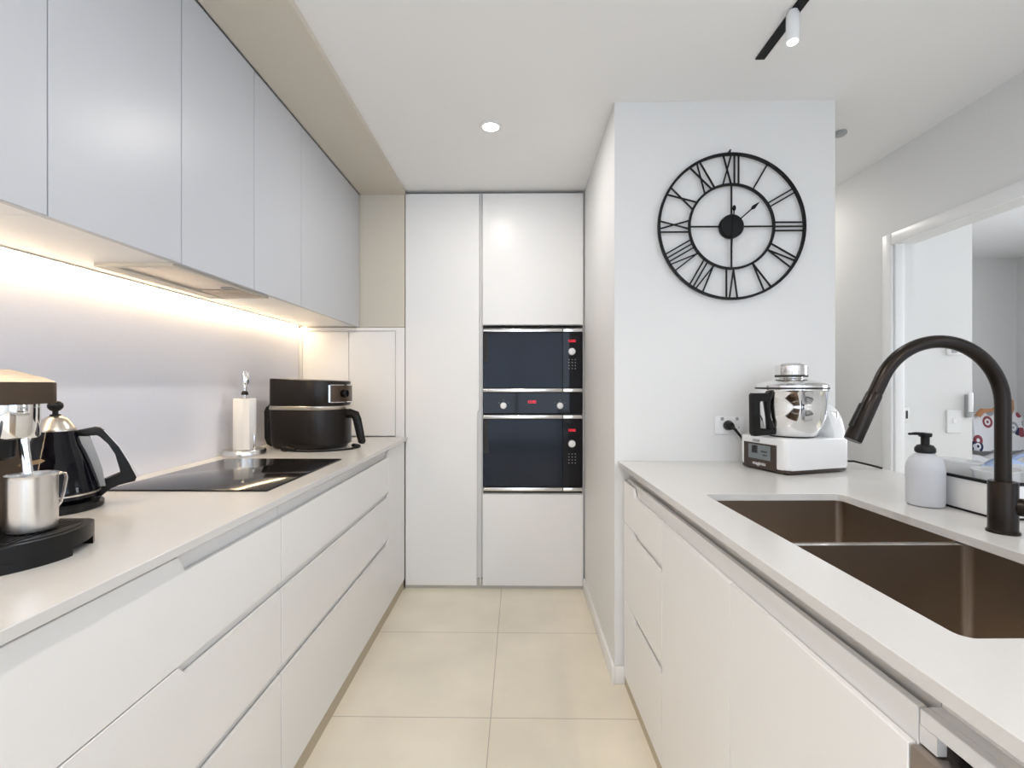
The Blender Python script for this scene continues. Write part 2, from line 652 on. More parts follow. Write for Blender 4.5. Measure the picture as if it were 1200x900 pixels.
# LED channel along the wall under the cupboards
r = thing('led_light_strip', 'glowing warm linear light strip in a channel under the wall cupboards', 'light', (-1.30, 1.2, UZ))
m = MB()
m.box(WL + .0125, WL + .0155, -.52, 2.82, UZ - .002, UZ + .016)
m.box(WL + .0410, WL + .0445, -.52, 2.82, UZ - .004, UZ + .016)
m.box(WL + .0155, WL + .0410, -.52, 2.82, UZ + .013, UZ + .016)
m.build('channel', 'steel', r)
MB().box(WL + .0165, WL + .0400, -.51, 2.81, UZ + .001, UZ + .006).build('diffuser', 'warm_led', r)
for k in range(4):
    area('led_glow', (WL + .032, 0.05 + k * 0.9, UZ - .004), (WL + .10, 0.05 + k * 0.9, 0), 0.88, 0.012, 1.15, (1.0, 0.72, 0.42))

# rangehood let into the cupboard underside
r = thing('range_hood', 'beige slide-out range hood recessed beneath the wall cupboards over the cooktop', 'range hood', (-1.09, 1.59, UZ))
m = MB()
m.box(HX0, HX1, HY0, HY0 + .022, UZ - .010, UZ + .012, .001, 1)
m.box(HX0, HX1, HY1 - .022, HY1, UZ - .010, UZ + .012, .001, 1)
m.box(HX0, HX0 + .05, HY0 + .022, HY1 - .022, UZ - .010, UZ + .012, .001, 1)
m.box(HX1 - .012, HX1, HY0 + .022, HY1 - .022, UZ - .010, UZ + .012, .001, 1)
m.box(HX0, HX1, HY0, HY1, UZ + .0125, UZ + .12)
m.build('housing', 'soffit_laminate', r)
m = MB()
m.box(HX0 + .052, HX1 - .014, HY0 + .026, HY1 - .15, UZ - .004, UZ + .004, .001, 1)
m.build('filter', 'hood_metal', r)
m = MB()
m.box(HX0 + .052, HX1 - .014, HY1 - .145, HY1 - .026, UZ - .006, UZ + .004, .001, 1)
for q in range(9):
    yy = HY1 - .138 + q * .0125
    m.box(HX0 + .06, HX1 - .02, yy, yy + .004, UZ - .0085, UZ - .006)
m.build('vent_grille', 'hood_metal', r)
MB().box(HX1 - .07, HX1 - .02, HY1 - .19, HY1 - .172, UZ - .008, UZ - .004, .001, 1).build('filter_latch', 'grey_plastic', r)

# ------------------------------------------------------------------ far left corner: panel and bench cupboard
r = thing('bench_cupboard', 'small two door cupboard standing on the worktop behind the air fryer', 'cupboard', (-1.0, TY + .2, WT))
m = MB()
m.box(WL + .001, -1.312, TY, TY + .56, WT, UZ - .005)
m.box(-0.742, TXL - .002, TY, TY + .56, WT, UZ - .005)
m.box(-1.312, -0.742, TY, TY + .56, 1.555, UZ - .005)
m.box(-1.312, -0.742, TY + .02, TY + .56, WT, 1.555)
m.build('carcass', 'laminate', r)
MB().box(-1.309, -1.0285, TY + .001, TY + .019, WT + .006, 1.551, .0012, 1).build('door', 'laminate', r)
MB().box(-1.0255, -0.745, TY + .001, TY + .019, WT + .006, 1.551, .0012, 1).build('door', 'laminate', r)
o = MB().box(WL + .001, TXL - .002, TY, TY + .56, UZ - .002, 2.376).build('end_panel', 'soffit_laminate')
tag(o, 'plain greige panel above the small bench cupboard, beside the tall pantry', 'panel')

# ------------------------------------------------------------------ tall cabinets
r = thing('pantry_cabinet', 'tall full height white pantry cupboard with one narrow door', 'cabinet', (-.46, TY + .2, 0))
m = MB()
m.box(TXL, -0.2275, TY + .021, TY + .58, 0.06, 2.388)
m.build('carcass', 'laminate_edge', r)
MB().box(TXL, -0.2275, TY + .012, TY + .04, 0, 0.058).build('toe_kick', 'kick_grey', r)
m = MB()
s = .014
m.prism([(TXL + .003, .022), (-.252, .022), (-.252, 1.06), (-.238, 1.085), (-.238, 2.378), (TXL + .003, 2.378)], (0, TY, 0), X3, Z3, (0, .0195, 0), .0012, 1)
m.build('door', 'laminate', r)
MB().box(-.2335, -.2277, TY + .001, TY + .0205, .022, 2.378, .0008, 1).build('stile', 'laminate', r)

r = thing('oven_cabinet', 'tall white cabinet housing the microwave and the oven', 'cabinet', (.08, TY + .2, 0))
m = MB()
m.box(-.2265, -.2185, TY + .021, TY + .58, .06, 2.388)
m.box(.3865, .3935, TY + .021, TY + .58, .06, 2.388)
m.box(-.2185, .3865, TY + .021, TY + .58, 1.588, 2.388)
m.box(-.2185, .3865, TY + .021, TY + .58, .06, .574)
m.box(-.2185, .3865, TY + .56, TY + .58, .574, 1.588)
m.build('carcass', 'laminate_edge', r)
MB().box(-.2265, .3935, TY + .012, TY + .02, 0, 0.058).build('toe_kick', 'kick_grey', r)
MB().box(-.2175, .3845, TY, TY + .0195, 1.590, 2.378, .0012, 1).build('door', 'laminate', r)
MB().box(-.2175, .3845, TY, TY + .0195, .022, .571, .0012, 1).build('door', 'laminate', r)

OX0, OX1 = -.2165, .3845


def glass_unit(r, zg0, zg1, strips, disp_z, knob_z, dots_z, tall_knob=False):
    m = MB()
    m.box(OX0 + .003, .262, TY + .001, TY + .019, zg0, zg1, .001, 1)
    m.build('glass_door', 'oven_glass', r)
    m = MB()
    m.box(.2635, OX1 - .003, TY + .001, TY + .019, zg0, zg1, .001, 1)
    m.build('control_panel', 'black_gloss', r)
    m = MB()
    m.box(OX0 + .006, OX0 + .034, TY - .0002, TY + .003, zg1 - .175 - (0.03 if tall_knob else 0), zg1 - .004)
    m.build('dark_strip', 'dark_gap', r)
    for (a, b) in strips:
        for (x0, x1) in ((OX0 + .002, .2605), (.2635, OX1 - .002)):
            MB().box(x0, x1, TY - .008, TY + .012, a, b, .003, 2).build('handle_strip', 'soft_chrome', r)
    # display digits
    text('display', '12:02' if not tall_knob else '12:02', .021, Matrix.Translation((.318, TY + .0004, disp_z)) @ Matrix.Rotation(PI / 2, 4, 'X'), 'red_led', r)
    k = MB()
    k.cyl((.318, TY + .001, knob_z), (.318, TY - .018, knob_z), .0225, 32, .020, .003)
    if tall_knob:
        k.box(.3155, .3205, TY - .021, TY - .018, knob_z - .019, knob_z + .019, .001, 1)
    k.build('knob', 'white_plastic', r)
    m = MB()
    for i in range(3):
        for j in range(4):
            m.box(.298 + i * .019, .304 + i * .019, TY - .0003, TY + .002, dots_z - j * .018, dots_z - j * .018 + .005)
    m.build('button_marks', 'mark_grey', r)


r = thing('microwave_oven', 'black glass built-in microwave, uppermost of the stacked appliances', 'microwave', (.084, TY, 1.19))
MB().box(OX0 + .004, OX1 - .004, TY + .0195, TY + .45, 1.185, 1.573).build('body', 'dark_gap', r)
MB().box(OX0 + .001, OX1 - .001, TY + .002, TY + .019, 1.567, 1.574).build('trim_strip', 'dark_gap', r)
glass_unit(r, 1.210, 1.543, ((1.546, 1.566), (1.186, 1.207)), 1.492, 1.428, 1.378)

r = thing('wall_oven', 'black glass built-in oven beneath the microwave, with two knobs on its upper panel', 'oven', (.084, TY, .58))
MB().box(OX0 + .004, OX1 - .004, TY + .0195, TY + .52, .577, 1.183).build('body', 'dark_gap', r)
MB().box(OX0 + .003, OX1 - .003, TY + .001, TY + .019, 1.058, 1.182, .001, 1).build('upper_panel', 'black_gloss', r)
glass_unit(r, .619, 1.023, ((1.026, 1.048), (.592, .613)), .956, .876, .812, True)
for kx in (-.092, .247):
    k = MB()
    k.cyl((kx, TY + .001, 1.104), (kx, TY - .018, 1.104), .0205, 32, .018, .003)
    k.build('knob', 'white_plastic', r)
    for a in (-60, 0, 60):
        px, pz = kx + .033 * math.sin(math.radians(a)), 1.104 + .033 * math.cos(math.radians(a))
        MB().box(px - .002, px + .002, TY - .0002, TY + .002, pz - .002, pz + .002).build('dial_mark', 'mark_grey', r)
text('display', '12:02', .024, Matrix.Translation((.078, TY + .0004, 1.126)) @ Matrix.Rotation(PI / 2, 4, 'X'), 'red_led', r)

# ------------------------------------------------------------------ sink bench on the right
DA = 0.022        # drawer and door faces in the bench frame
HOLE = (0.112, 0.508, -1.366, -0.588)
AW = 0.955


def wall_b(a):
    """bench-frame b of the clock wall at a (minus a hair)"""
    return -a * math.tan(R_ANG) - 0.001


def slab_with_hole():
    bm = bmesh.new()
    outer = [(0, -2.2), (AW, -2.2), (AW, wall_b(AW)), (0, wall_b(0))]
    inner = rrect(*HOLE, 0.018)
    z0, z1 = WT - .020, WT
    V = {}
    for tagz, z in (('t', z1), ('b', z0)):
        lo = [bm.verts.new((x, y, z)) for x, y in outer]
        li = [bm.verts.new((x, y, z)) for x, y in inner]
        V[tagz] = (lo, li)
        es = [bm.edges.new((l[i], l[(i + 1) % len(l)])) for l in (lo, li) for i in range(len(l))]
        bmesh.ops.triangle_fill(bm, use_beauty=True, use_dissolve=False, edges=es)
    for q in (0, 1):
        a, b = V['t'][q], V['b'][q]
        n = len(a)
        for i in range(n):
            bm.faces.new((a[i], a[(i + 1) % n], b[(i + 1) % n], b[i]))
    bm.transform(RM)
    return bm


mb = MB()
mb.bm.free()
mb.bm = slab_with_hole()
o = mb.build('worktop', 'quartz')
tag(o, 'white stone worktop of the sink bench with a rectangular sink cutout', 'countertop')
md = o.modifiers.new('edge', 'BEVEL')
md.width = 0.0012
md.segments = 2
md.limit_method = 'ANGLE'
md.angle_limit = math.radians(60)


def bench_carcass(r, b0, b1):
    m = MB(RM)
    t = .016
    m.box(DA + .04, .60, b0 + .0005, b0 + t, .04, .8945)
    m.box(DA + .04, .60, b1 - t, b1 - .0005, .04, .8945)
    m.box(DA + .04, .60, b0 + t, b1 - t, .04, .056)
    m.box(DA + .04, DA + .05, b0 + t, b1 - t, .80, .8945)
    m.box(.72, .735, b0 + .0005, b1 - .0005, .06, .8945)
    m.build('carcass', 'laminate_edge', r)
    # finger rail behind the fronts
    m = MB(RM)
    m.box(DA + .0125, DA + .024, b0 + .001, b1 - .001, .10, .846, .001, 1)
    m.build('finger_rail', 'laminate', r)
    MB(RM).box(DA + .002, DA + .05, b0 + .0005, b1 - .0005, 0, .036).build('toe_kick', 'kick_stone', r)


def lroot(name, label, cat, a, b, z=0, group=None):
    p = RM @ Vector((a, b, z))
    return thing(name, label, cat, p, R_ANG, group)


B1, B2, B3 = -0.485, -0.935, -1.390
r = lroot('drawer_cabinet', 'white three drawer cabinet of the sink bench, next to the clock wall', 'cabinet', .3, -.27)
bench_carcass(r, B1, -0.016)
for (z0, z1) in ((.671, .838), (.355, .668), (.040, .352)):
    d = MB(RM)
    y0, y1, n1 = B1 + .0015, -.012, -.168
    s = .02
    pts = [(y0, z0), (y1, z0), (y1, z1), (n1 + s, z1), (n1, z1 - .022), (y0, z1 - .022)]
    if z1 > .8:
        pts = [(y0, z0), (y1, z0), (y1, z1), (n1 + s, z1), (n1, z1 - .035), (y0, z1 - .035)]
    d.prism(pts, (DA, 0, 0), Y3, Z3, (.011, 0, 0), .0012, 1)
    d.build('drawer', 'laminate', r)
r = lroot('sink_cabinet', 'white two door cabinet beneath the sink', 'cabinet', .3, (B1 + B3) / 2)
bench_carcass(r, B3, B1)
for (b0, b1) in ((B2, B1), (B3, B2)):
    MB(RM).box(DA, DA + .011, b0 + .0012, b1 - .0012, .040, .803, .0012, 1).build('door', 'laminate', r)
r = lroot('dishwasher', 'stainless steel dishwasher at the near end of the sink bench', 'dishwasher', .3, -1.73)
MB(RM).box(DA + .055, .60, -2.026, B3 - .004, .02, .82).build('body', 'dark_gap', r)
MB(RM).box(DA, DA + .052, -2.026, B3 - .002, .10, .803, .002, 2).build('door', 'stainless_door', r)
MB(RM).box(DA + .030, DA + .050, -2.02, -1.475, .8035, .815, .002, 1).build('control_strip', 'black_gloss', r)
MB(RM).box(DA + .006, DA + .05, -2.026, B3 - .002, 0, .095).build('toe_kick', 'kick_stone', r)
m = MB(RM)
m.box(DA + .0125, DA + .024, -2.026, B3 - .001, .826, .846, .001, 1)
m.box(DA + .0125, DA + .024, B3 - .024, B3 - .001, .8045, .826)
m.box(DA + .024, DA + .050, -2.026, B3 - .001, .838, .846)
m.box(DA + .040, DA + .050, -2.026, B3 - .001, .846, .8940)
o = m.build('cover_rail', 'laminate')
tag(o, 'white finger rail strip above the stainless dishwasher door', 'trim')
r = lroot('island_cabinet', 'white back and end panelling that closes the sink bench', 'cabinet', .8, -1.2)
m = MB(RM)
m.box(.736, .752, -2.19, -.03, 0, .8945)
m.box(DA, .735, -2.05, -2.03, 0, .8945)
m.build('panel_board', 'laminate', r)

# double sink under the cutout
r = lroot('double_sink', 'bronze toned stainless double bowl undermount sink', 'sink', .31, -.977, .72)


def bowl(r, a0, a1, b0, b1, rad=.018, depth=.20):
    z1 = WT - .0205
    m = MB(RM)
    bm = m.bm
    loops = []
    prof = [(0.0, 0.0, z1), (0.0, 0.0, z1 - depth + .012), (.004, .004, z1 - depth + .004), (.014, .014, z1 - depth)]
    out = [(-.002, 0, z1 - depth - .002), (-.002, 0, z1)]
    for (ins, _, z) in prof:
        loops.append([bm.verts.new((x, y, z)) for x, y in rrect(a0 + ins, a1 - ins, b0 + ins, b1 - ins, rad)])
    n = len(loops[0])
    for i in range(len(loops) - 1):
        for k in range(n):
            bm.faces.new((loops[i][k], loops[i][(k + 1) % n], loops[i + 1][(k + 1) % n], loops[i + 1][k]))
    bm.faces.new(loops[-1])
    lo = [[bm.verts.new((x, y, z)) for x, y in rrect(a0 - .0015, a1 + .0015, b0 - .0015, b1 + .0015, rad)] for z in (z1, z1 - depth - .0015)]
    for k in range(n):
        bm.faces.new((loops[0][k], loops[0][(k + 1) % n], lo[0][(k + 1) % n], lo[0][k]))
        bm.faces.new((lo[0][k], lo[0][(k + 1) % n], lo[1][(k + 1) % n], lo[1][k]))
    bm.faces.new(lo[1])
    for v in bm.verts:
        v.co = RM @ v.co
    b = m.build('bowl', 'sink_steel', r)
    ca, cb = (a0 + a1) / 2, (b0 + b1) / 2
    d = MB(RM)
    d.lathe([(.045, z1 - depth + .0006), (.045, z1 - depth + .003), (.032, z1 - depth + .002), (.030, z1 - depth + .001), (.012, z1 - depth + .001), (.010, z1 - depth + .006), (0, z1 - depth + .007)], (ca, cb, 0), 32)
    d.build('drain', 'soft_chrome', b)


DIV0, DIV1 = -.966, -.947
bowl(r, HOLE[0] - .003, HOLE[1] + .003, DIV1, HOLE[3] + .003)
bowl(r, HOLE[0] - .003, HOLE[1] + .003, HOLE[2] - .003, DIV0)
MB(RM).box(HOLE[0] - .003, HOLE[1] + .003, DIV0 + .002, DIV1 - .002, WT - .034, WT - .0215, .001, 1).build('divider', 'sink_divider', r)

# ------------------------------------------------------------------ faucet
FA = RM @ Vector((.606, -.948, 0))
fx, fy = FA.x, FA.y
r = thing('kitchen_faucet', 'dark gunmetal gooseneck kitchen faucet with pull-down spray head behind the sink', 'faucet', (fx, fy, WT), R_ANG)
m = MB()
m.lathe([(0, WT), (.0275, WT), (.0275, WT + .004), (.0245, WT + .007), (.0245, WT + .108), (.0235, WT + .110), (0, WT + .110)], (fx, fy, 0), 40)
m.build('base', 'gunmetal', r)
Rb = .138
czz = 1.187
tilt = math.radians(23)
dx = Vector((-math.cos(R_ANG), -math.sin(R_ANG), 0))
pts = [Vector((fx, fy, WT + .109)), Vector((fx, fy, 1.10))]
cen = Vector((fx, fy, czz)) + dx * Rb
na = 30
for k in range(na + 1):
    a = (PI - tilt) * k / na
    pts.append(cen - dx * (Rb * math.cos(a)) + Vector((0, 0, Rb * math.sin(a))))
dirn = (pts[-1] - pts[-2]).normalized()
e0 = pts[-1]
pts.append(e0 + dirn * .035)
m = MB()
m.tube(pts, .0138, 28)
m.build('spout', 'gunmetal', r)
m = MB()
m.tube([e0 + dirn * .030, e0 + dirn * .034, e0 + dirn * .060, e0 + dirn * .138, e0 + dirn * .142], [.0138, .0152, .0158, .0172, .0160], 28)
h = m.build('spray_head', 'gunmetal', r)
m = MB()
side = Vector((dirn.z, 0, -dirn.x))
if side.x > 0:
    side = -side
c0 = e0 + dirn * .062 + side * .0155
c1 = e0 + dirn * .115 + side * .0165
m.tube([c0, c1], .0045, 12, 1.4)
m.build('spray_button', 'black_plastic', h)
m = MB()
hz = WT + .058
hx = (-dx * .75 + Vector((0, -.66, 0))).normalized()
m.cyl(Vector((fx, fy, hz)) + hx * .018, Vector((fx, fy, hz)) + hx * .075, .0185, 32, .0185, .002)
m.cyl(Vector((fx, fy, hz)) + hx * .056, Vector((fx, fy, hz)) + hx * .060, .0190, 32)
m.tube([Vector((fx, fy, hz)) + hx * .066 + Vector((0, 0, .012)), Vector((fx, fy, hz + .09)) + hx * .085], .005, 12)
m.build('lever_handle', 'gunmetal', r)

# ------------------------------------------------------------------ soap bottle
sx, sy = 1.071, 1.264
r = thing('soap_dispenser', 'frosted plastic foaming soap bottle with black pump', 'soap dispenser', (sx, sy, WT))
m = MB()
m.lathe([(0, WT + .0005), (.036, WT + .0005), (.0395, WT + .003), (.041, WT + .012), (.0415, WT + .095), (.040, WT + .108), (.035, WT + .121), (.026, WT + .131), (.018, WT + .136), (.017, WT + .142), (0, WT + .142)], (sx, sy, 0), 48)
m.build('bottle', 'frosted', r)
m = MB()
m.lathe([(0, WT + .004), (.037, WT + .004), (.039, WT + .012), (.0395, WT + .094), (0, WT + .094)], (sx, sy, 0), 40)
m.build('liquid_soap', 'soap_liquid', r)
m = MB()
m.lathe([(0, WT + .138), (.020, WT + .138), (.0225, WT + .141), (.0225, WT + .150), (.017, WT + .158), (.0095, WT + .160), (.0095, WT + .184), (0, WT + .184)], (sx, sy, 0), 32)
m.build('pump_collar', 'black_plastic', r)
m = MB()
m.lathe([(0, WT + .180), (.0135, WT + .180), (.0150, WT + .186), (.0140, WT + .190), (0, WT + .191)], (sx, sy, 0), 32)
m.tube([(sx, sy, WT + .187), (sx - .030, sy - .004, WT + .189), (sx - .046, sy - .006, WT + .188)], [.0045, .004, .003], 12, 1.5)
m.build('pump_nozzle', 'black_plastic', r)

# ------------------------------------------------------------------ dish tray with its containers
TM = RM @ Matrix.Translation((.690, -.86, 0))       # near corner of the tray
r = thing('dish_tray', 'white dish tray with black rim behind the faucet', 'dish tray', TM @ Vector((.14, .14, WT)), R_ANG)
TA, TB, TH = .255, .225, .087


def wallbox(mbk, a0, a1, b0, b1, z0, z1, t):
    mbk.box(a0, a0 + t, b0, b1, z0, z1)
    mbk.box(a1 - t, a1, b0, b1, z0, z1)
    mbk.box(a0 + t, a1 - t, b0, b0 + t, z0, z1)
    mbk.box(a0 + t, a1 - t, b1 - t, b1, z0, z1)


m = MB(TM)
wallbox(m, 0, TA, 0, TB, WT + .005, WT + TH - .005, .004)
m.box(.004, TA - .004, .004, TB - .004, WT + .005, WT + .009)
m.build('tray_body', 'white_plastic', r)
m = MB(TM)
wallbox(m, -.002, TA + .002, -.002, TB + .002, WT + TH - .007, WT + TH, .008)
m.build('rim', 'black_metal', r)
m = MB(TM)
wallbox(m, -.002, TA + .002, -.002, TB + .002, WT, WT + .005, .008)
m.build('foot_rim', 'black_metal', r)


def container(a, b, rad, h, tiltx, tilty, label):
    p = TM @ Vector((a, b, WT + .024))
    rr = thing('plastic_container', label, 'container', p, 0, 'clear tubs in the dish tray')
    rr.rotation_euler = (tiltx, tilty, 0.3)
    mm = MB(world_of(rr))
    t = .0018
    mm.lathe([(0, 0), (rad * .82, 0), (rad * .88, .004), (rad, h), (rad + .004, h), (rad + .004, h + .003), (rad - t, h + .003), (rad * .88 - t, .006), (0, t)], (0, 0, 0), 32)
    mm.build('tub', 'clear_plastic', rr)


container(.064, .169, .043, .088, .05, .03, 'clear plastic tub in the dish tray, nearest the soap bottle')
container(.062, .060, .043, .082, -.03, -.04, 'clear plastic tub in the dish tray, just behind the faucet base')
container(.180, .115, .055, .078, .05, .06, 'clear plastic tub at the bedroom side of the dish tray')

# ------------------------------------------------------------------ cooking food processor
MA = math.radians(18)
MM = Matrix.Translation((.930, 1.652, 0)) @ Matrix.Rotation(MA, 4, 'Z')
r = thing('food_processor', 'white cooking food processor with chrome bowl beneath the wall clock', 'food processor', MM @ Vector((.145, .11, WT)), MA)
LX, LY = .292, .222
m = MB(MM)
m.prism(rrect(0, LX, 0, LY, .022), (0, 0, WT + .016), X3, Y3, (0, 0, .108), .006, 3)
# rear tower beside the bowl
m.prism([(.0, 0), (.204, 0)] + [(.104 + .100 * math.cos(t_), .03 + .105 * math.sin(t_)) for t_ in [PI * q_ / 16 for q_ in range(17)]], (LX - .062, .012, WT + .120), Y3, Z3, (.058, 0, 0), .010, 3)
m.build('base', 'white_plastic', r)
m = MB(MM)
m.prism(rrect(.002, LX - .002, .002, LY - .002, .022), (0, 0, WT + .005), X3, Y3, (0, 0, .0115), .001, 1)
m.build('underside', 'brown_panel', r)
for (a, b) in ((.03, .03), (LX - .03, .03), (.03, LY - .03), (LX - .03, LY - .03)):
    MB(MM).cyl((a, b, WT), (a, b, WT + .006), .012, 16).build('rubber_foot', 'black_plastic', r)
# front panel on the face x = 0
m = MB(MM)
m.box(-.0035, .002, .046, .196, WT + .008, WT + .100, .0015, 1)
m.build('control_panel', 'brown_panel', r)
m = MB(MM)
m.box(-.0045, -.003, .070, .172, WT + .041, WT + .094, .0006, 1)
sc = m.build('screen', 'screen', r)
m = MB(MM)
m.box(-.0050, -.0044, .128, .155, WT + .062, WT + .090)
m.box(-.0050, -.0044, .084, .112, WT + .068, WT + .074)
m.box(-.0050, -.0044, .084, .104, WT + .056, WT + .061)
m.build('screen_icons', 'dark_gap', r)
text('brand_text', 'magimix', .0185, MM @ Matrix.Translation((-.0040, .121, WT + .025)) @ Matrix.Rotation(-PI / 2, 4, 'Z') @ Matrix.Rotation(PI / 2, 4, 'X'), 'mark_white', r)
m = MB(MM)
m.box(-.0028, .002, .122, .152, WT + .104, WT + .113, .0008, 1)
m.build('button', 'grey_plastic', r)
m = MB(MM)
m.cyl((.001, .092, WT + .107), (-.003, .092, WT + .107), .0035, 16)
m.build('button', 'mark_white', r)
m = MB(MM)
m.lathe([(0, WT + .1245), (.019, WT + .1245), (.019, WT + .212), (.016, WT + .218), (0, WT + .219)], (.262, .045, 0), 28)
m.build('steel_connector', 'soft_chrome', r)
# bowl
bc = Vector((1.018, 1.785, 0))
R0 = .116
zb = WT + .128
m = MB()
m.lathe([(0, zb), (.070, zb), (.080, zb + .002), (.086, zb + .008), (.100, zb + .035), (.110, zb + .070), (R0 - .002, zb + .110), (R0, zb + .160), (R0 + .003, zb + .164), (R0 + .003, zb + .172), (R0 - .004, zb + .174), (0, zb + .172)], bc, 64)
m.build('bowl', 'chrome', r)
m = MB()
m.lathe([(0, WT + .1242), (.074, WT + .1242), (.074, zb + .001), (0, zb + .001)], bc, 40)
m.build('bowl_foot', 'black_plastic', r)
m = MB()
m.lathe([(R0 + .001, zb + .1745), (R0 + .004, zb + .176), (R0 + .004, zb + .186), (R0 - .006, zb + .193), (.085, zb + .202), (.052, zb + .208), (.050, zb + .2085), (0, zb + .2085)], bc, 64)
ld = m.build('lid', 'soft_chrome', r)
m = MB()
m.lathe([(R0 + .0035, zb + .1722), (R0 + .0055, zb + .1735), (R0 + .0055, zb + .1775), (R0 + .0035, zb + .179)], bc, 64)
m.build('seal', 'dark_gap', ld)
m = MB()
m.lathe([(0, zb + .208), (.042, zb + .208), (.040, zb + .2155), (.053, zb + .217), (.0535, zb + .2185), (.0535, zb + .258), (.050, zb + .262), (.040, zb + .263), (.030, zb + .268), (0, zb + .269)], bc, 48)
m.build('measuring_cap', 'soft_chrome', ld)
m = MB()
m.lathe([(.050, zb + .2165), (.0545, zb + .2165), (.0545, zb + .2245), (.050, zb + .2245)], bc, 48)
m.build('cap_seal', 'dark_gap', ld)
# handle towards the room
hd = Vector((-.93, -.30, 0)).normalized()


def hp(rad, z):
    return bc + hd * rad + Vector((0, 0, z))


m = MB()
sd = hd.cross(Vector((0, 0, 1)))
for (poly) in ([(.092, zb + .128), (.092, zb + .158), (.180, zb + .158), (.186, zb + .152), (.184, zb + .012), (.176, zb + .002), (.084, zb + .006), (.086, zb + .026), (.156, zb + .026), (.160, zb + .034), (.162, zb + .126), (.156, zb + .132)],):
    m.prism(poly, bc - sd * .013, hd, Z3, sd * .026, .004, 2)
m.build('handle', 'black_plastic', r)
m = MB()
m.tube([hp(.118, zb + .140), hp(.108, zb + .07), hp(.100, zb + .010)], [.012, .010, .012], 12, 1.2)
m.build('handle_mount', 'black_plastic', r)
# cord and plug into the wall socket
m = MB()
m.tube([(.858, 1.932, 1.062), (.868, 1.915, 1.052), (.892, 1.91, 1.02), (.915, 1.925, .975), (.95, 1.945, .935), (1.02, 1.95, .921)], [.0085, .006, .0045, .004, .004, .004], 12)
m.build('power_cord', 'black_plastic', r)
m = MB()
m.cyl((.858, 1.9575, 1.065), (.858, 1.925, 1.063), .021, 24, .016, .005)
m.build('plug', 'black_plastic', r)

r = thing('power_outlet', 'white double power outlet on the clock wall above the worktop', 'outlet', (.865, NY, 1.065))
MB().box(.806, .924, NY - .008, NY - .0003, 1.028, 1.102, .002, 2).build('face_plate', 'white_plastic', r)
for cx_ in (.835, .895):
    MB().box(cx_ - .006, cx_ + .006, NY - .011, NY - .0078, 1.085, 1.098, .001, 1).build('rocker_switch', 'grey_plastic', r)
m = MB()
for cx_ in (.895,):
    for dx_, rot in ((-.008, .5), (.008, -.5), (0, 0)):
        m.box(cx_ + dx_ - .001, cx_ + dx_ + .001, NY - .0084, NY - .0078, 1.052 if rot else 1.042, 1.060 if rot else 1.050)
m.build('socket_slots', 'dark_gap', r)

m = MB()
m.tube([(1.262, 1.905, WT + .0045), (1.29, 1.915, WT + .010), (1.322, 1.89, WT + .014), (1.348, 1.835, WT + .008), (1.357, 1.79, WT + .0045)], .004, 10)
o = m.build('black_cable', 'black_plastic')
tag(o, 'thin black cable lying on the sink bench beyond the food processor', 'cable')

# ------------------------------------------------------------------ wall clock
ck = Vector((.868, NY - .014, 1.877))
r = thing('wall_clock', 'large round black open-frame clock with Roman numerals on the white wall', 'clock', (.868, NY, 1.877))
Rx = Matrix.Rotation(PI / 2, 4, 'X')


def ring(ro, ri, dep, name):
    m = MB()
    m.lathe([(ri, 0), (ro, 0), (ro, dep), (ri, dep), (ri, 0)], ck, 96, Rx)
    return m.build(name, 'black_metal', r)


ring(.300, .290, .012, 'outer_ring')
ring(.176, .167, .010, 'inner_ring')


def cpt(ang, rad, tan=0.0, d=0.0):
    """ang clockwise from 12; tan shift clockwise; d forward"""
    s_, c_ = math.sin(ang), math.cos(ang)
    return ck + Vector((s_ * rad + c_ * tan, -d, c_ * rad - s_ * tan))


NUM = ['XII', 'I', 'II', 'III', 'IV', 'V', 'VI', 'VII', 'VIII', 'IX', 'X', 'XI']
WD = {'I': .017, 'V': .040, 'X': .042}
for i, s_ in enumerate(NUM):
    ang = math.radians(30 * i)
    tot = sum(WD[c] for c in s_)
    t = -tot / 2
    m = MB()
    r0, r1 = .174, .292
    for c in s_:
        wv = WD[c]
        if c == 'I':
            m.bar(cpt(ang, r0, t + wv / 2), cpt(ang, r1, t + wv / 2), .0055, .006, (0, -1, 0))
        elif c == 'V':
            m.bar(cpt(ang, r0 + .002, t + wv / 2), cpt(ang, r1, t + .004), .0055, .006, (0, -1, 0))
            m.bar(cpt(ang, r0 + .002, t + wv / 2), cpt(ang, r1, t + wv - .004), .0050, .0058, (0, -1, 0))
        else:
            m.bar(cpt(ang, r0, t + wv - .005), cpt(ang, r1, t + .005), .0055, .006, (0, -1, 0))
            m.bar(cpt(ang, r0, t + .005), cpt(ang, r1, t + wv - .005), .0050, .0058, (0, -1, 0))
        t += wv
    m.build('numeral', 'black_metal', r)
for i in range(4):
    ang = math.radians(90 * i)
    m = MB()
    m.bar(cpt(ang, .040, 0, .001), cpt(ang, .170, 0, .001), .0055, .006, (0, -1, 0))
    m.build('spoke', 'black_metal', r)
m = MB()
m.lathe([(0, -.0135), (.046, -.0135), (.048, -.006), (.048, .012), (.045, .016), (0, .017)], ck, 48, Rx)
m.build('hub', 'black_metal', r)
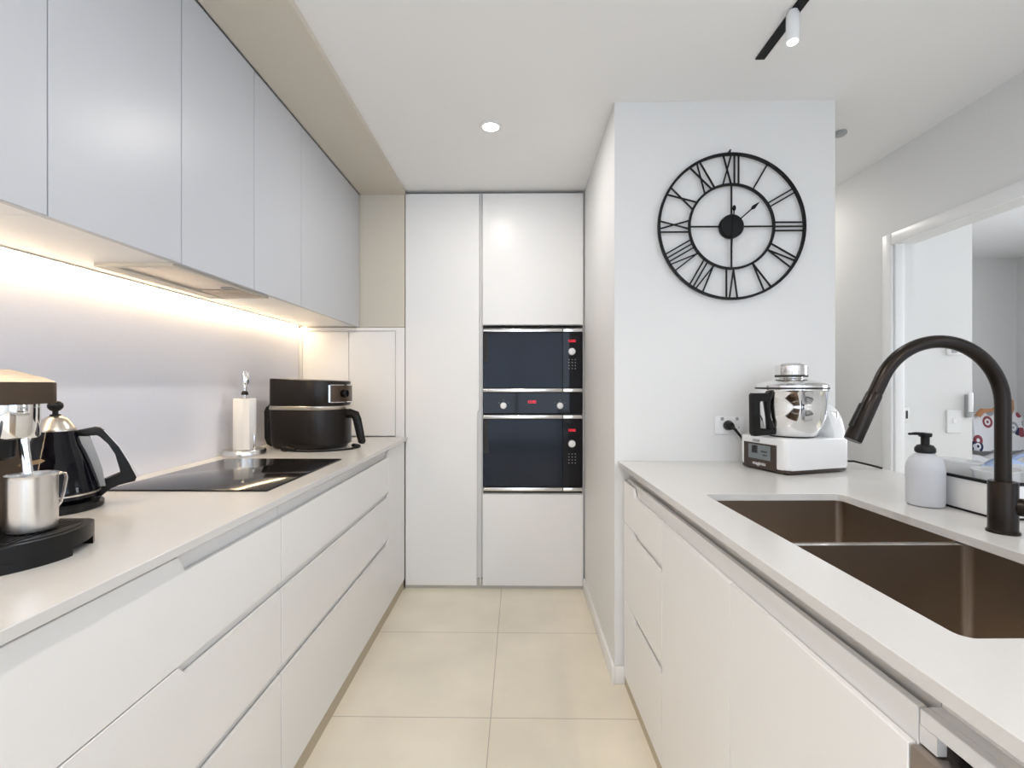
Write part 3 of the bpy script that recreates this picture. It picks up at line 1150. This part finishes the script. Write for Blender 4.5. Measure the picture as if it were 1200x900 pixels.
for (ang, ln, nm, tail) in ((math.radians(48.5), .145, 'hour_hand', .0), (math.radians(183.5), .150, 'minute_hand', .072)):
    m = MB()
    m.bar(cpt(ang, -tail + .002, 0, .019), cpt(ang, ln - .045, 0, .019), .005, .0015, (0, -1, 0))
    L0 = ln - .055
    pts = [cpt(ang, L0, 0, .019), cpt(ang, L0 + .020, -.008, .019), cpt(ang, ln, 0, .019), cpt(ang, L0 + .020, .008, .019)]
    if nm == 'minute_hand':
        pts = [cpt(ang, L0, 0, .022), cpt(ang, L0 + .012, -.004, .022), cpt(ang, ln, 0, .022), cpt(ang, L0 + .012, .004, .022)]
        tl = [cpt(ang, -tail + .002 + .012 * math.cos(a), .0075 * math.sin(a), .022) for a in [k * PI / 6 for k in range(12)]]
        m.prism([(p.x, p.z) for p in tl], (0, ck.y - .019, 0), X3, Z3, (0, -.0015, 0))
    m.prism([(p.x, p.z) for p in pts], (0, ck.y - .019, 0), X3, Z3, (0, -.0015, 0))
    m.build(nm, 'black_metal', r)
m = MB()
m.bar(cpt(0, .298, -.004), cpt(0, .316, -.004), .004, .004, (0, -1, 0))
m.cyl(cpt(0, .312, -.004) + Vector((0, .0135, 0)), cpt(0, .312, -.004, .006), .003, 12)
m.build('hanger', 'black_metal', r)

# ------------------------------------------------------------------ ceiling lamps
r = thing('track_light', 'black ceiling track carrying a small white spotlight', 'light', (.862, 1.3, CEIL))
m = MB()
m.box(.8460, .8790, .55, 1.708, CEIL - .006, CEIL - .0003, .001, 1)
m.build('track', 'black_metal', r)
m = MB()
m.cyl((.853, 1.487, CEIL - .006), (.853, 1.487, CEIL - .020), .0145, 24)
sp = Vector((.853, 1.487, CEIL - .016))
se = Vector((.850, 1.483, CEIL - .104))
m.cyl(sp, se, .0190, 32, .0190, .001)
sh = m.build('spot_housing', 'white_plastic', r)
dv = (se - sp).normalized()
MB().cyl(se + dv * .0002, se + dv * .0018, .0145, 28).build('bulb', 'lamp_white', sh)
d = bpy.data.lights.new('spot_beam', 'SPOT')
d.energy = 6
d.spot_size = math.radians(80)
d.spot_blend = 0.6
d.shadow_soft_size = .015
d.color = (1, .95, .88)
so = bpy.data.objects.new('spot_beam', d)
so.location = se + dv * .006
COL.objects.link(so)


def downlight(x, y, power, label):
    rr = thing('downlight', label, 'light', (x, y, CEIL), 0, 'recessed ceiling downlights')
    m = MB()
    m.lathe([(.036, CEIL - .0004), (.050, CEIL - .0004), (.049, CEIL - .004), (.038, CEIL - .006), (.036, CEIL - .004), (.036, CEIL - .0004)], (x, y, 0), 40)
    m.build('bezel', 'white_plastic', rr)
    m = MB()
    m.lathe([(0, CEIL - .0008), (.0358, CEIL - .0008), (.0358, CEIL - .003), (0, CEIL - .0035)], (x, y, 0), 40)
    m.build('lens', 'lamp_white', rr)
    a = area('downlight_beam', (x, y, CEIL - .008), (x, y, 0), .07, .07, power, (1, .95, .885))
    a.data.shape = 'DISK'


downlight(-.127, 2.141, 5.2, 'round recessed downlight in the ceiling before the tall cabinets')
downlight(-.127, .35, 6.2, 'added fill downlight overhead in the aisle beside the camera')  # out of view, added as fill for the left drawers and floor
downlight(1.59, 3.3, 5.0, 'added fill downlight in the hall behind the clock wall')  # hidden fill lamp added to brighten the hall walls
for (x_, y_, where) in ((-.1, -1.1, 'the window end of the hob run'), (1.5, -1.1, 'the middle of the living area'), (3.1, -1.1, 'the side window'),
                        (-.1, -2.5, 'the corner of the back window'), (1.5, -2.5, 'the centre of the back window'), (3.1, -2.5, 'the far living room corner')):
    downlight(x_, y_, 10.2, 'added fill downlight in the ceiling near ' + where)  # unseen lamps behind the camera, added to raise the ambient light
m = MB()
m.lathe([(0, CEIL - .016), (.020, CEIL - .016), (.027, CEIL - .010), (.027, CEIL - .0005), (0, CEIL - .0005)], (1.488, 2.215, 0), 32)
o = m.build('ceiling_sensor', 'grey_plastic')
tag(o, 'small grey ceiling sensor peeking out past the clock wall corner', 'sensor')

# ------------------------------------------------------------------ cooktop
r = thing('cooktop', 'black glass induction cooktop set in the worktop', 'cooktop', (-.99, 1.69, WT))
MB().box(-1.235, -.747, 1.392, 1.982, WT + .0002, WT + .005, .0015, 2).build('glass_top', 'black_glass', r)
MB().box(-1.237, -.745, 1.390, 1.984, WT + .0001, WT + .0022, .0005, 1).build('edge_frame', 'dark_gap', r)

# ------------------------------------------------------------------ air fryer
AFA = math.radians(-10)
AM = Matrix.Translation((-1.045, 2.395, 0)) @ Matrix.Rotation(AFA, 4, 'Z')
r = thing('air_fryer', 'large black air fryer with a silver band in the worktop corner', 'air fryer', AM @ Vector((0, 0, WT)), AFA)


def bodyline(k, x0=-.165, x1=.185, hw=.145):
    """outline: squarish rear, round front"""
    pts = []
    rad = hw * k
    xc = x1 - hw
    for i in range(25):
        a = math.radians(-90 + 180 * i / 24)
        pts.append((xc + rad * math.cos(a), rad * math.sin(a)))
    rr_ = .05
    for cx_, cy_, a0 in ((x0 + rr_ + (1 - k) * .1, rad - rr_, 90), (x0 + rr_ + (1 - k) * .1, -rad + rr_, 180)):
        for i in range(7):
            a = math.radians(a0 + 90 * i / 6)
            pts.append((cx_ + rr_ * math.cos(a), cy_ + rr_ * math.sin(a)))
    return pts


def loft(mbk, sections):
    bm = mbk.bm
    L_ = []
    for (pts, z) in sections:
        L_.append([bm.verts.new(mbk.M @ Vector((p[0], p[1], z if not callable(z) else z(p[0])))) for p in pts])
    n = len(L_[0])
    for i in range(len(L_) - 1):
        for k in range(n):
            bm.faces.new((L_[i][k], L_[i][(k + 1) % n], L_[i + 1][(k + 1) % n], L_[i + 1][k]))
    bm.faces.new(L_[0])
    bm.faces.new(L_[-1])


zt = lambda dz: (lambda x: WT + .347 - .014 * (x + .165) / .35 + dz)
m = MB(AM)
loft(m, [(bodyline(.97), WT + .212), (bodyline(1.0), WT + .220), (bodyline(1.0), zt(-.005)), (bodyline(.99), zt(-.001)), (bodyline(.96), zt(0))])
m.build('upper_housing', 'brown_black', r)
m = MB(AM)
loft(m, [(bodyline(1.005), WT + .194), (bodyline(1.015), WT + .196), (bodyline(1.015), WT + .210), (bodyline(1.005), WT + .2118)])
m.build('silver_band', 'warm_steel', r)
m = MB(AM)
loft(m, [(bodyline(.86), WT + .003), (bodyline(.92), WT + .010), (bodyline(.965), WT + .035), (bodyline(.99), WT + .12), (bodyline(1.0), WT + .190), (bodyline(.99), WT + .1938)])
m.build('lower_housing', 'brown_black', r)
# rear vent hump
m = MB(AM)
pl = [(-.192, WT + .02), (-.205, WT + .05), (-.208, WT + .185), (-.19, WT + .205), (-.165, WT + .235), (-.150, WT + .235), (-.150, WT + .012), (-.17, WT + .008)]
m.prism(pl, (0, -.105, 0), X3, Z3, (0, .21, 0), .012, 3)
m.build('rear_vent', 'black_plastic', r)
# basket front
m = MB(AM)


def arcband(mm, xc, rad, a0, a1, z0, z1, th, n=14):
    o_ = [(xc + (rad + th) * math.cos(math.radians(a0 + (a1 - a0) * i / n)), (rad + th) * math.sin(math.radians(a0 + (a1 - a0) * i / n))) for i in range(n + 1)]
    i_ = [(xc + (rad - .002) * math.cos(math.radians(a1 - (a1 - a0) * i / n)), (rad - .002) * math.sin(math.radians(a1 - (a1 - a0) * i / n))) for i in range(n + 1)]
    mm.prism(o_ + i_, (0, 0, z0), X3, Y3, (0, 0, z1 - z0), .0015, 1)


arcband(m, .040, .145, -62, 62, WT + .022, WT + .188, .004)
bk = m.build('basket_front', 'brown_black', r)
m = MB(AM)
m.tube([(.17, 0, WT + .168), (.208, 0, WT + .172), (.232, 0, WT + .164), (.242, 0, WT + .14), (.258, 0, WT + .07), (.268, 0, WT + .030), (.267, 0, WT + .022)], [.017, .015, .016, .015, .014, .013, .008], 14, 1.5, up=(0, 1, 0))
m.build('basket_handle', 'black_plastic', bk)
# control display on the rounded front
m = MB(AM)
arcband(m, .040, .1475, -42, 20, WT + .232, WT + .312, .006)
cp = m.build('control_display', 'umber_metal', r)
m = MB(AM)
arcband(m, .040, .148, -44, -41, WT + .230, WT + .314, .008, 3)
arcband(m, .040, .148, -41, 20, WT + .312, WT + .316, .008)
arcband(m, .040, .148, -41, 20, WT + .228, WT + .232, .008)
m.build('display_frame', 'soft_chrome', cp)
m = MB(AM)
a = math.radians(-14)
m.cyl((.040 + .150 * math.cos(a), .150 * math.sin(a), WT + .272), (.040 + .176 * math.cos(a), .176 * math.sin(a), WT + .272), .020, 28, .018, .003)
m.build('dial_knob', 'black_gloss', cp)
for (x_, y_) in ((-.11, -.08), (-.11, .08), (.08, -.08), (.08, .08)):
    MB(AM).cyl((x_, y_, WT), (x_, y_, WT + .005), .015, 14).build('foot', 'black_plastic', r)
m = MB(AM)
zc = WT + .0048
cpts = []
P4 = [(.00, -.185), (.06, -.190), (.13, -.178), (.20, -.125), (.245, -.060), (.24, .02), (.22, .06)]
for i in range(len(P4) - 1):
    for k in range(5):
        t = k / 5
        p0 = P4[max(0, i - 1)]; p1 = P4[i]; p2 = P4[i + 1]; p3 = P4[min(len(P4) - 1, i + 2)]
        q = [0.5 * (2 * p1[j] + (p2[j] - p0[j]) * t + (2 * p0[j] - 5 * p1[j] + 4 * p2[j] - p3[j]) * t * t + (-p0[j] + 3 * p1[j] - 3 * p2[j] + p3[j]) * t ** 3) for j in (0, 1)]
        cpts.append((q[0], q[1], zc))
m.tube(cpts, .0045, 10)
m.build('power_cord', 'black_plastic', r)
m = MB(AM)
m.tube([(.035, -.192, WT + .012), (.0, -.186, WT + .013), (-.02, -.186, WT + .015), (-.038, -.186, WT + .015)], [.006, .010, .0145, .0135], 14)
m.tube([(.215, .02, WT + .010), (.255, -.02, WT + .012)], .010, 12, 1.6)
m.build('plug', 'black_plastic', r)

# ------------------------------------------------------------------ paper towel holder and roll
tx, ty = -1.232, 2.112
r = thing('paper_towel_holder', 'chrome upright paper towel holder at the far end of the cooktop', 'paper towel holder', (tx, ty, WT))
m = MB()
m.lathe([(0, WT), (.084, WT), (.087, WT + .003), (.087, WT + .022), (.084, WT + .026), (0, WT + .027)], (tx, ty, 0), 56)
m.build('base', 'steel', r)
m = MB()
m.lathe([(.0055, WT + .026), (.0055, WT + .262), (.0075, WT + .264), (.0075, WT + .296), (0, WT + .300)], (tx, ty, 0), 20)
m.build('pole', 'soft_chrome', r)
m = MB()
m.lathe([(0, WT + .318), (.012, WT + .318), (.0155, WT + .321), (.0165, WT + .330), (.0165, WT + .366), (.012, WT + .374), (0, WT + .376)], (tx, ty, 0), 28)
m.lathe([(.0075, WT + .295), (.0085, WT + .30), (.0085, WT + .320), (.007, WT + .322)], (tx, ty, 0), 20)
m.build('finial', 'chrome', r)
m = MB()
m.lathe([(0, WT + .270), (.0135, WT + .270), (.0150, WT + .274), (.012, WT + .283), (.008, WT + .288), (0, WT + .288)], (tx, ty, 0), 24)
m.build('stopper', 'black_plastic', r)
m = MB()
m.cyl((tx + .062, ty - .035, WT + .026), (tx + .062, ty - .035, WT + .098), .0055, 16, .0055, .002)
m.build('side_pin', 'soft_chrome', r)
r = thing('paper_towel_roll', 'white paper towel roll on the chrome upright holder', 'paper towel', (tx, ty, WT + .027))
m = MB()
m.lathe([(.020, WT + .0275), (.045, WT + .0275), (.046, WT + .029), (.046, WT + .252), (.045, WT + .2535), (.020, WT + .2535), (.020, WT + .0275)], (tx, ty, 0), 48)
m.box(tx + .02, tx + .0475, ty - .046, ty - .0445, WT + .029, WT + .252)
m.build('paper_sheets', 'paper', r)
m = MB()
m.lathe([(.0185, WT + .0275), (.0198, WT + .0275), (.0198, WT + .2545), (.0185, WT + .2545), (.0185, WT + .0275)], (tx, ty, 0), 32)
m.build('cardboard_core', 'tan_tag', r)

# ------------------------------------------------------------------ kettle
kx, ky = -1.178, 1.187
r = thing('electric_kettle', 'glossy black dome shaped electric kettle with silver lid between the coffee machine and cooktop', 'kettle', (kx, ky, WT))
m = MB()
m.lathe([(0, WT), (.092, WT), (.095, WT + .003), (.095, WT + .014), (.088, WT + .020), (.060, WT + .021), (.055, WT + .024), (0, WT + .024)], (kx, ky, 0), 64)
m.build('power_base', 'black_plastic', r)
m = MB()
m.lathe([(0, WT + .0242), (.074, WT + .0242), (.084, WT + .027), (.0880, WT + .032), (.0880, WT + .038), (.084, WT + .040)], (kx, ky, 0), 64)
m.build('lower_body', 'black_gloss', r)
m = MB()
m.lathe([(.083, WT + .0395), (.0890, WT + .040), (.0890, WT + .044), (.083, WT + .0445)], (kx, ky, 0), 64)
m.build('silver_ring', 'warm_steel', r)
m = MB()
prof = [(.0870, .0445), (.0872, .050), (.0835, .066), (.0770, .090), (.0690, .118), (.0610, .142), (.0515, .165), (.0450, .186), (.0405, .2005)]
m.lathe([(q[0], WT + q[1]) for q in prof] + [(0, WT + .201)], (kx, ky, 0), 64)
m.build('body', 'black_gloss', r)
m = MB()
m.lathe([(.0408, WT + .2000), (.0410, WT + .203), (.0385, WT + .208), (.031, WT + .220), (.024, WT + .231), (.015, WT + .237), (.009, WT + .239), (0, WT + .240)], (kx, ky, 0), 48)
l_ = m.build('lid', 'warm_steel', r)
m = MB()
m.lathe([(0, WT + .239), (.011, WT + .239), (.011, WT + .2415), (.006, WT + .243), (.006, WT + .250), (.010, WT + .252), (.0150, WT + .258), (.0160, WT + .264), (.0145, WT + .270), (.009, WT + .275), (0, WT + .277)], (kx, ky, 0), 28)
m.build('lid_knob', 'black_plastic', l_)
kd = Vector((.72, .694, 0)).normalized()
kb = Vector((kx, ky, WT))


def kp(rad, z, s=0.0):
    return kb + kd * rad + Vector((0, 0, z)) + Vector((-kd.y, kd.x, 0)) * s


# handle: tapered bar loop
outer = [(.036, .192), (.042, .199), (.076, .206), (.086, .204), (.096, .194), (.125, .151), (.146, .107), (.162, .062), (.158, .051), (.125, .046), (.104, .042), (.090, .022), (.078, .022)]
inner = [(.078, .040), (.084, .062), (.102, .068), (.132, .075), (.131, .085), (.117, .128), (.102, .158), (.088, .182), (.080, .188), (.049, .182)]
m = MB()
m.prism(outer + inner, kp(0, 0, -.012), kd, Z3, Vector((-kd.y, kd.x, 0)) * .024, .004, 2)
hdl = m.build('handle', 'black_plastic', r)
m = MB()
st = [(.094, .199), (.128, .150), (.149, .106), (.165, .062), (.161, .062), (.144, .106), (.124, .149), (.092, .196)]
m.prism(st, kp(0, 0, -.0125), kd, Z3, Vector((-kd.y, kd.x, 0)) * .025, .0005, 1)
m.build('handle_trim', 'steel', hdl)
m = MB()
sp_ = [(.050, .184), (.066, .181), (.079, .137), (.090, .095), (.097, .048)]
back = [(.074, .046), (.066, .092), (.055, .137), (.040, .184)]
m.prism(sp_ + back, kp(0, 0, -.016), kd, Z3, Vector((-kd.y, kd.x, 0)) * .032, .004, 2)
m.build('water_gauge', 'grey_plastic', r)
# spout on the far side
m = MB()
m.prism([(-.036, .190), (-.070, .198), (-.062, .165), (-.048, .150)], kp(0, 0, -.016), kd, Z3, Vector((-kd.y, kd.x, 0)) * .032, .004, 2)
m.build('spout', 'warm_steel', r)

# ------------------------------------------------------------------ espresso machine
ex, ey = -.98, .860
r = thing('espresso_machine', 'slim espresso machine with steel top at the near end of the left worktop', 'coffee machine', (ex, ey, WT))


def tray_outline(k=1.0):
    pts = []
    hw = .090 * k
    for i in range(17):
        t = -1 + 2 * i / 16
        # convex nose towards the aisle
        pts.append((-.862 + .034 * (1 - t * t) - (1 - k) * .09, ey + hw * t))
    pts += [(-.872 - (1 - k) * .05, ey + hw + .001), (-1.16, ey + hw - .003), (-1.17, ey + hw - .015), (-1.17, ey - hw + .015), (-1.16, ey - hw + .003), (-.872, ey - hw - .001)]
    return pts


m = MB()
m.prism(tray_outline(), (0, 0, WT + .016), X3, Y3, (0, 0, .030), .003, 2)
full = tray_outline()
low = [p for p in full]


def clip(pts, lo, hi):
    def cl(pts, f, c):
        out = []
        n = len(pts)
        for i in range(n):
            a, b = pts[i], pts[(i + 1) % n]
            ia, ib = f(a[1], c), f(b[1], c)
            if ia:
                out.append(a)
            if ia != ib:
                t = (c - a[1]) / (b[1] - a[1])
                out.append((a[0] + (b[0] - a[0]) * t, c))
        return out
    pts = cl(pts, lambda y, c: y >= c, lo)
    return cl(pts, lambda y, c: y <= c, hi)


m.prism(clip(full, 0, .868), (0, 0, WT), X3, Y3, (0, 0, .0165))
m.prism(clip(full, .936, 2), (0, 0, WT), X3, Y3, (0, 0, .0165))
m.build('base', 'black_plastic', r)
m = MB()
m.prism(tray_outline(.88), (0, 0, WT + .0462), X3, Y3, (0, 0, .0012))
for q in range(12):
    xx = -.985 + q * .0105
    m.box(xx, xx + .0035, ey - .065, ey + .065, WT + .0474, WT + .0488)
m.build('drip_grid', 'black_metal', r)
m = MB()
m.prism(rrect(-1.17, -.978, ey - .075, ey + .078, .012), (0, 0, WT + .0475), X3, Y3, (0, 0, .234))
m.build('column', 'umber_metal', r)
m = MB()
m.prism(rrect(-1.175, -.930, ey - .082, ey + .093, .022), (0, 0, 1.1955), X3, Y3, (0, 0, .042), .002, 2)
m.build('head', 'umber_metal', r)
m = MB()
m.prism([(-1.172, 1.238), (-.936, 1.238), (-.960, 1.246), (-1.03, 1.2635), (-1.172, 1.266)], (0, ey - .078, 0), X3, Z3, (0, .166, 0), .002, 2)
m.build('cup_shelf', 'shelf_steel', r)
m = MB()
m.box(-1.15, -.975, ey + .0876, ey + .0886, 1.2395, 1.2475)
m.build('shelf_slot', 'dark_gap', r)
m = MB()
m.lathe([(0, 1.132), (.043, 1.132), (.046, 1.136), (.046, 1.1955), (0, 1.1955)], (-.962, ey + .016, 0), 48)
m.build('group_head', 'chrome', r)
m = MB()
m.prism(rrect(-.983, -.945, ey + .028, ey + .066, .006), (0, 0, 1.134), X3, Y3, (0, 0, .061), .001, 1)
m.build('badge_panel', 'black_gloss', r)
m = MB()
m.lathe([(.010, 0), (.013, 0), (.013, .002), (.010, .002), (.010, 0)], (-.944, ey + .048, 1.168), 24, Matrix.Rotation(PI / 2, 4, 'Y'), 0.55, 1.0)
m.build('badge', 'soft_chrome', r)
m = MB()
m.lathe([(0, 1.095), (.028, 1.095), (.034, 1.100), (.036, 1.131), (0, 1.131)], (-.965, ey - .01, 0), 36)
m.tube([(-.95, ey - .03, 1.113), (-.91, ey - .08, 1.110), (-.86, ey - .14, 1.104)], [.010, .013, .015], 16)
m.build('portafilter', 'black_plastic', r)
m = MB()
m.tube([(-.926, ey + .012, 1.140), (-.924, ey + .012, 1.115), (-.920, ey + .012, 1.085), (-.918, ey + .012, 1.066)], [.0075, .0075, .0078, .0085], 16)
m.build('steam_wand', 'chrome', r)
m = MB()
m.prism([(0, 0), (.030, .004), (.036, .012), (.030, .020), (.002, .016), (-.004, .008)], (-.935, ey + .014, 1.078), (.3, .95, 0), (.45, -.35, .55), (.002, 0, .001), .0004, 1)
m.build('lever_tab', 'tan_tag', r)

# milk jug on the drip tray
px_, py_ = -.900, .862
ztr = WT + .0490
r = thing('milk_jug', 'small brushed steel milk frothing jug on the drip tray of the espresso machine', 'jug', (px_, py_, ztr))
m = MB()
m.lathe([(0, ztr), (.032, ztr), (.0355, ztr + .003), (.0365, ztr + .010), (.0365, ztr + .098), (.0372, ztr + .103), (.0378, ztr + .104), (.0365, ztr + .104), (.0355, ztr + .098), (.0355, ztr + .012), (.030, ztr + .004), (0, ztr + .004)], (px_, py_, 0), 56)
m.build('jug_body', 'steel', r)
m = MB()
jd = Vector((.35, .94, 0)).normalized()
jp = lambda ra, z: Vector((px_, py_, ztr + z)) + jd * ra
m.tube([jp(.0366, .096), jp(.044, .099), jp(.050, .097), jp(.052, .088), jp(.048, .062), jp(.043, .042), jp(.0366, .034)], .0022, 10, 2.0)
m.build('jug_handle', 'soft_chrome', r)

# ------------------------------------------------------------------ bedroom seen through the opening
r = thing('bed', 'bed with white and blue striped covers seen through the doorway', 'bed', (3.9, 3.7, 0))
MB().box(3.15, 4.58, 2.9, 4.42, .06, .30, .02).build('bed_frame', 'laminate', r)
for (a, b) in ((3.2, 2.95), (4.5, 2.95), (3.2, 4.35), (4.5, 4.35)):
    MB().box(a, a + .05, b, b + .05, 0, .065).build('leg', 'laminate', r)
MB().box(3.17, 4.56, 2.92, 4.40, .302, .56, .05, 4).build('mattress', 'linen', r)
m = MB()
rng = random.Random(4)
bm = m.bm
NX_, NY_ = 30, 30
g = [[bm.verts.new((3.14 + 1.44 * i / NX_, 2.88 + 1.50 * j / NY_,
     .60 + .03 * math.sin(i * .7 + j * .3) + .025 * math.sin(j * .9 - i * .35) + .01 * rng.random() - (.10 if i in (0, NX_) or j in (0, NY_) else 0))) for j in range(NY_ + 1)] for i in range(NX_ + 1)]
for i in range(NX_):
    for j in range(NY_):
        bm.faces.new((g[i][j], g[i + 1][j], g[i + 1][j + 1], g[i][j + 1]))
dv_ = m.build('duvet', 'linen', r)
so_ = dv_.modifiers.new('thickness', 'SOLIDIFY')
so_.thickness = .03
m = MB()
bm = m.bm
for (c0, wj) in ((2.98, .16), (3.34, .10), (3.60, .05)):
    gg = []
    for i in range(NX_ + 1):
        row = []
        for q in (0, 1, 2, 3):
            yy = c0 + wj * q / 3
            jf = (yy - 2.88) / 1.50 * NY_
            row.append(bm.verts.new((3.16 + 1.40 * i / NX_, yy, .642 + .03 * math.sin(i * .7 + jf * .3) + .025 * math.sin(jf * .9 - i * .35))))
        gg.append(row)
    for i in range(NX_):
        for q in range(3):
            bm.faces.new((gg[i][q], gg[i + 1][q], gg[i + 1][q + 1], gg[i][q + 1]))
st_ = m.build('blanket_stripes', 'blue_linen', r)
so_ = st_.modifiers.new('thickness', 'SOLIDIFY')
so_.thickness = .02

r = thing('tote_bag', 'white tote bag printed with round navy, plum and grey flowers, on the bed', 'bag', (4.10, 4.12, .66), .15)
W_ = world_of(r)
m = MB(W_)
m.prism(rrect(-.20, .30, 0, .33, .03), (0, 0, 0), X3, (0, .12, .99), (0, .10, 0), .02, 3)
m.build('bag_body', 'flower_print', r)
m = MB(W_)
m.tube([(-.17, .02, .30), (-.15, .0, .345), (-.05, .0, .350), (.0, .0, .37), (.02, .0, .42), (.07, .0, .44), (.12, .0, .42), (.14, .0, .36), (.15, .02, .31)], [.022, .022, .012, .018, .036, .034, .03, .02, .018], 14)
m.build('bag_handle', 'tan', r)

r = thing('wall_switch', 'white double light switch plate on the wall inside the bedroom', 'switch', (2.285, 2.5, 1.05))
MB().box(2.225, 2.300, 2.492, 2.4997, .98, 1.10, .002, 1).build('face_plate', 'white_plastic', r)
m = MB()
m.box(2.253, 2.272, 2.489, 2.4925, 1.03, 1.055, .001, 1)
m.build('rocker_switch', 'skirt_paint', r)
r = thing('remote_holder', 'small pale wall remote in its cradle inside the bedroom, beside the light switch', 'remote control', (2.345, 2.5, 1.1))
MB().box(2.318, 2.345, 2.482, 2.4997, 1.06, 1.18, .003, 2).build('cradle', 'grey_plastic', r)
MB().box(2.320, 2.343, 2.474, 2.4815, 1.09, 1.19, .003, 2).build('handset', 'white_plastic', r)
r = thing('thermostat', 'small white thermostat high on the wall inside the bedroom', 'thermostat', (2.25, 2.5, 1.41))
MB().box(2.225, 2.305, 2.486, 2.4997, 1.385, 1.425, .003, 2).build('casing', 'white_plastic', r)
MB().box(2.24, 2.27, 2.4852, 2.4862, 1.395, 1.415).build('display', 'grey_plastic', r)
r = thing('strike_plate', 'small metal strike plate on the jamb of the bedroom opening', 'strike plate', (RW + .06, DO1, 1.08))
MB().box(RW + .052, RW + .078, DO1 - .0025, DO1 - .0002, 1.04, 1.12, .0008, 1).build('plate', 'soft_chrome', r)
MB().box(RW + .060, RW + .070, DO1 - .0032, DO1 - .0026, 1.06, 1.10).build('latch_hole', 'dark_gap', r)
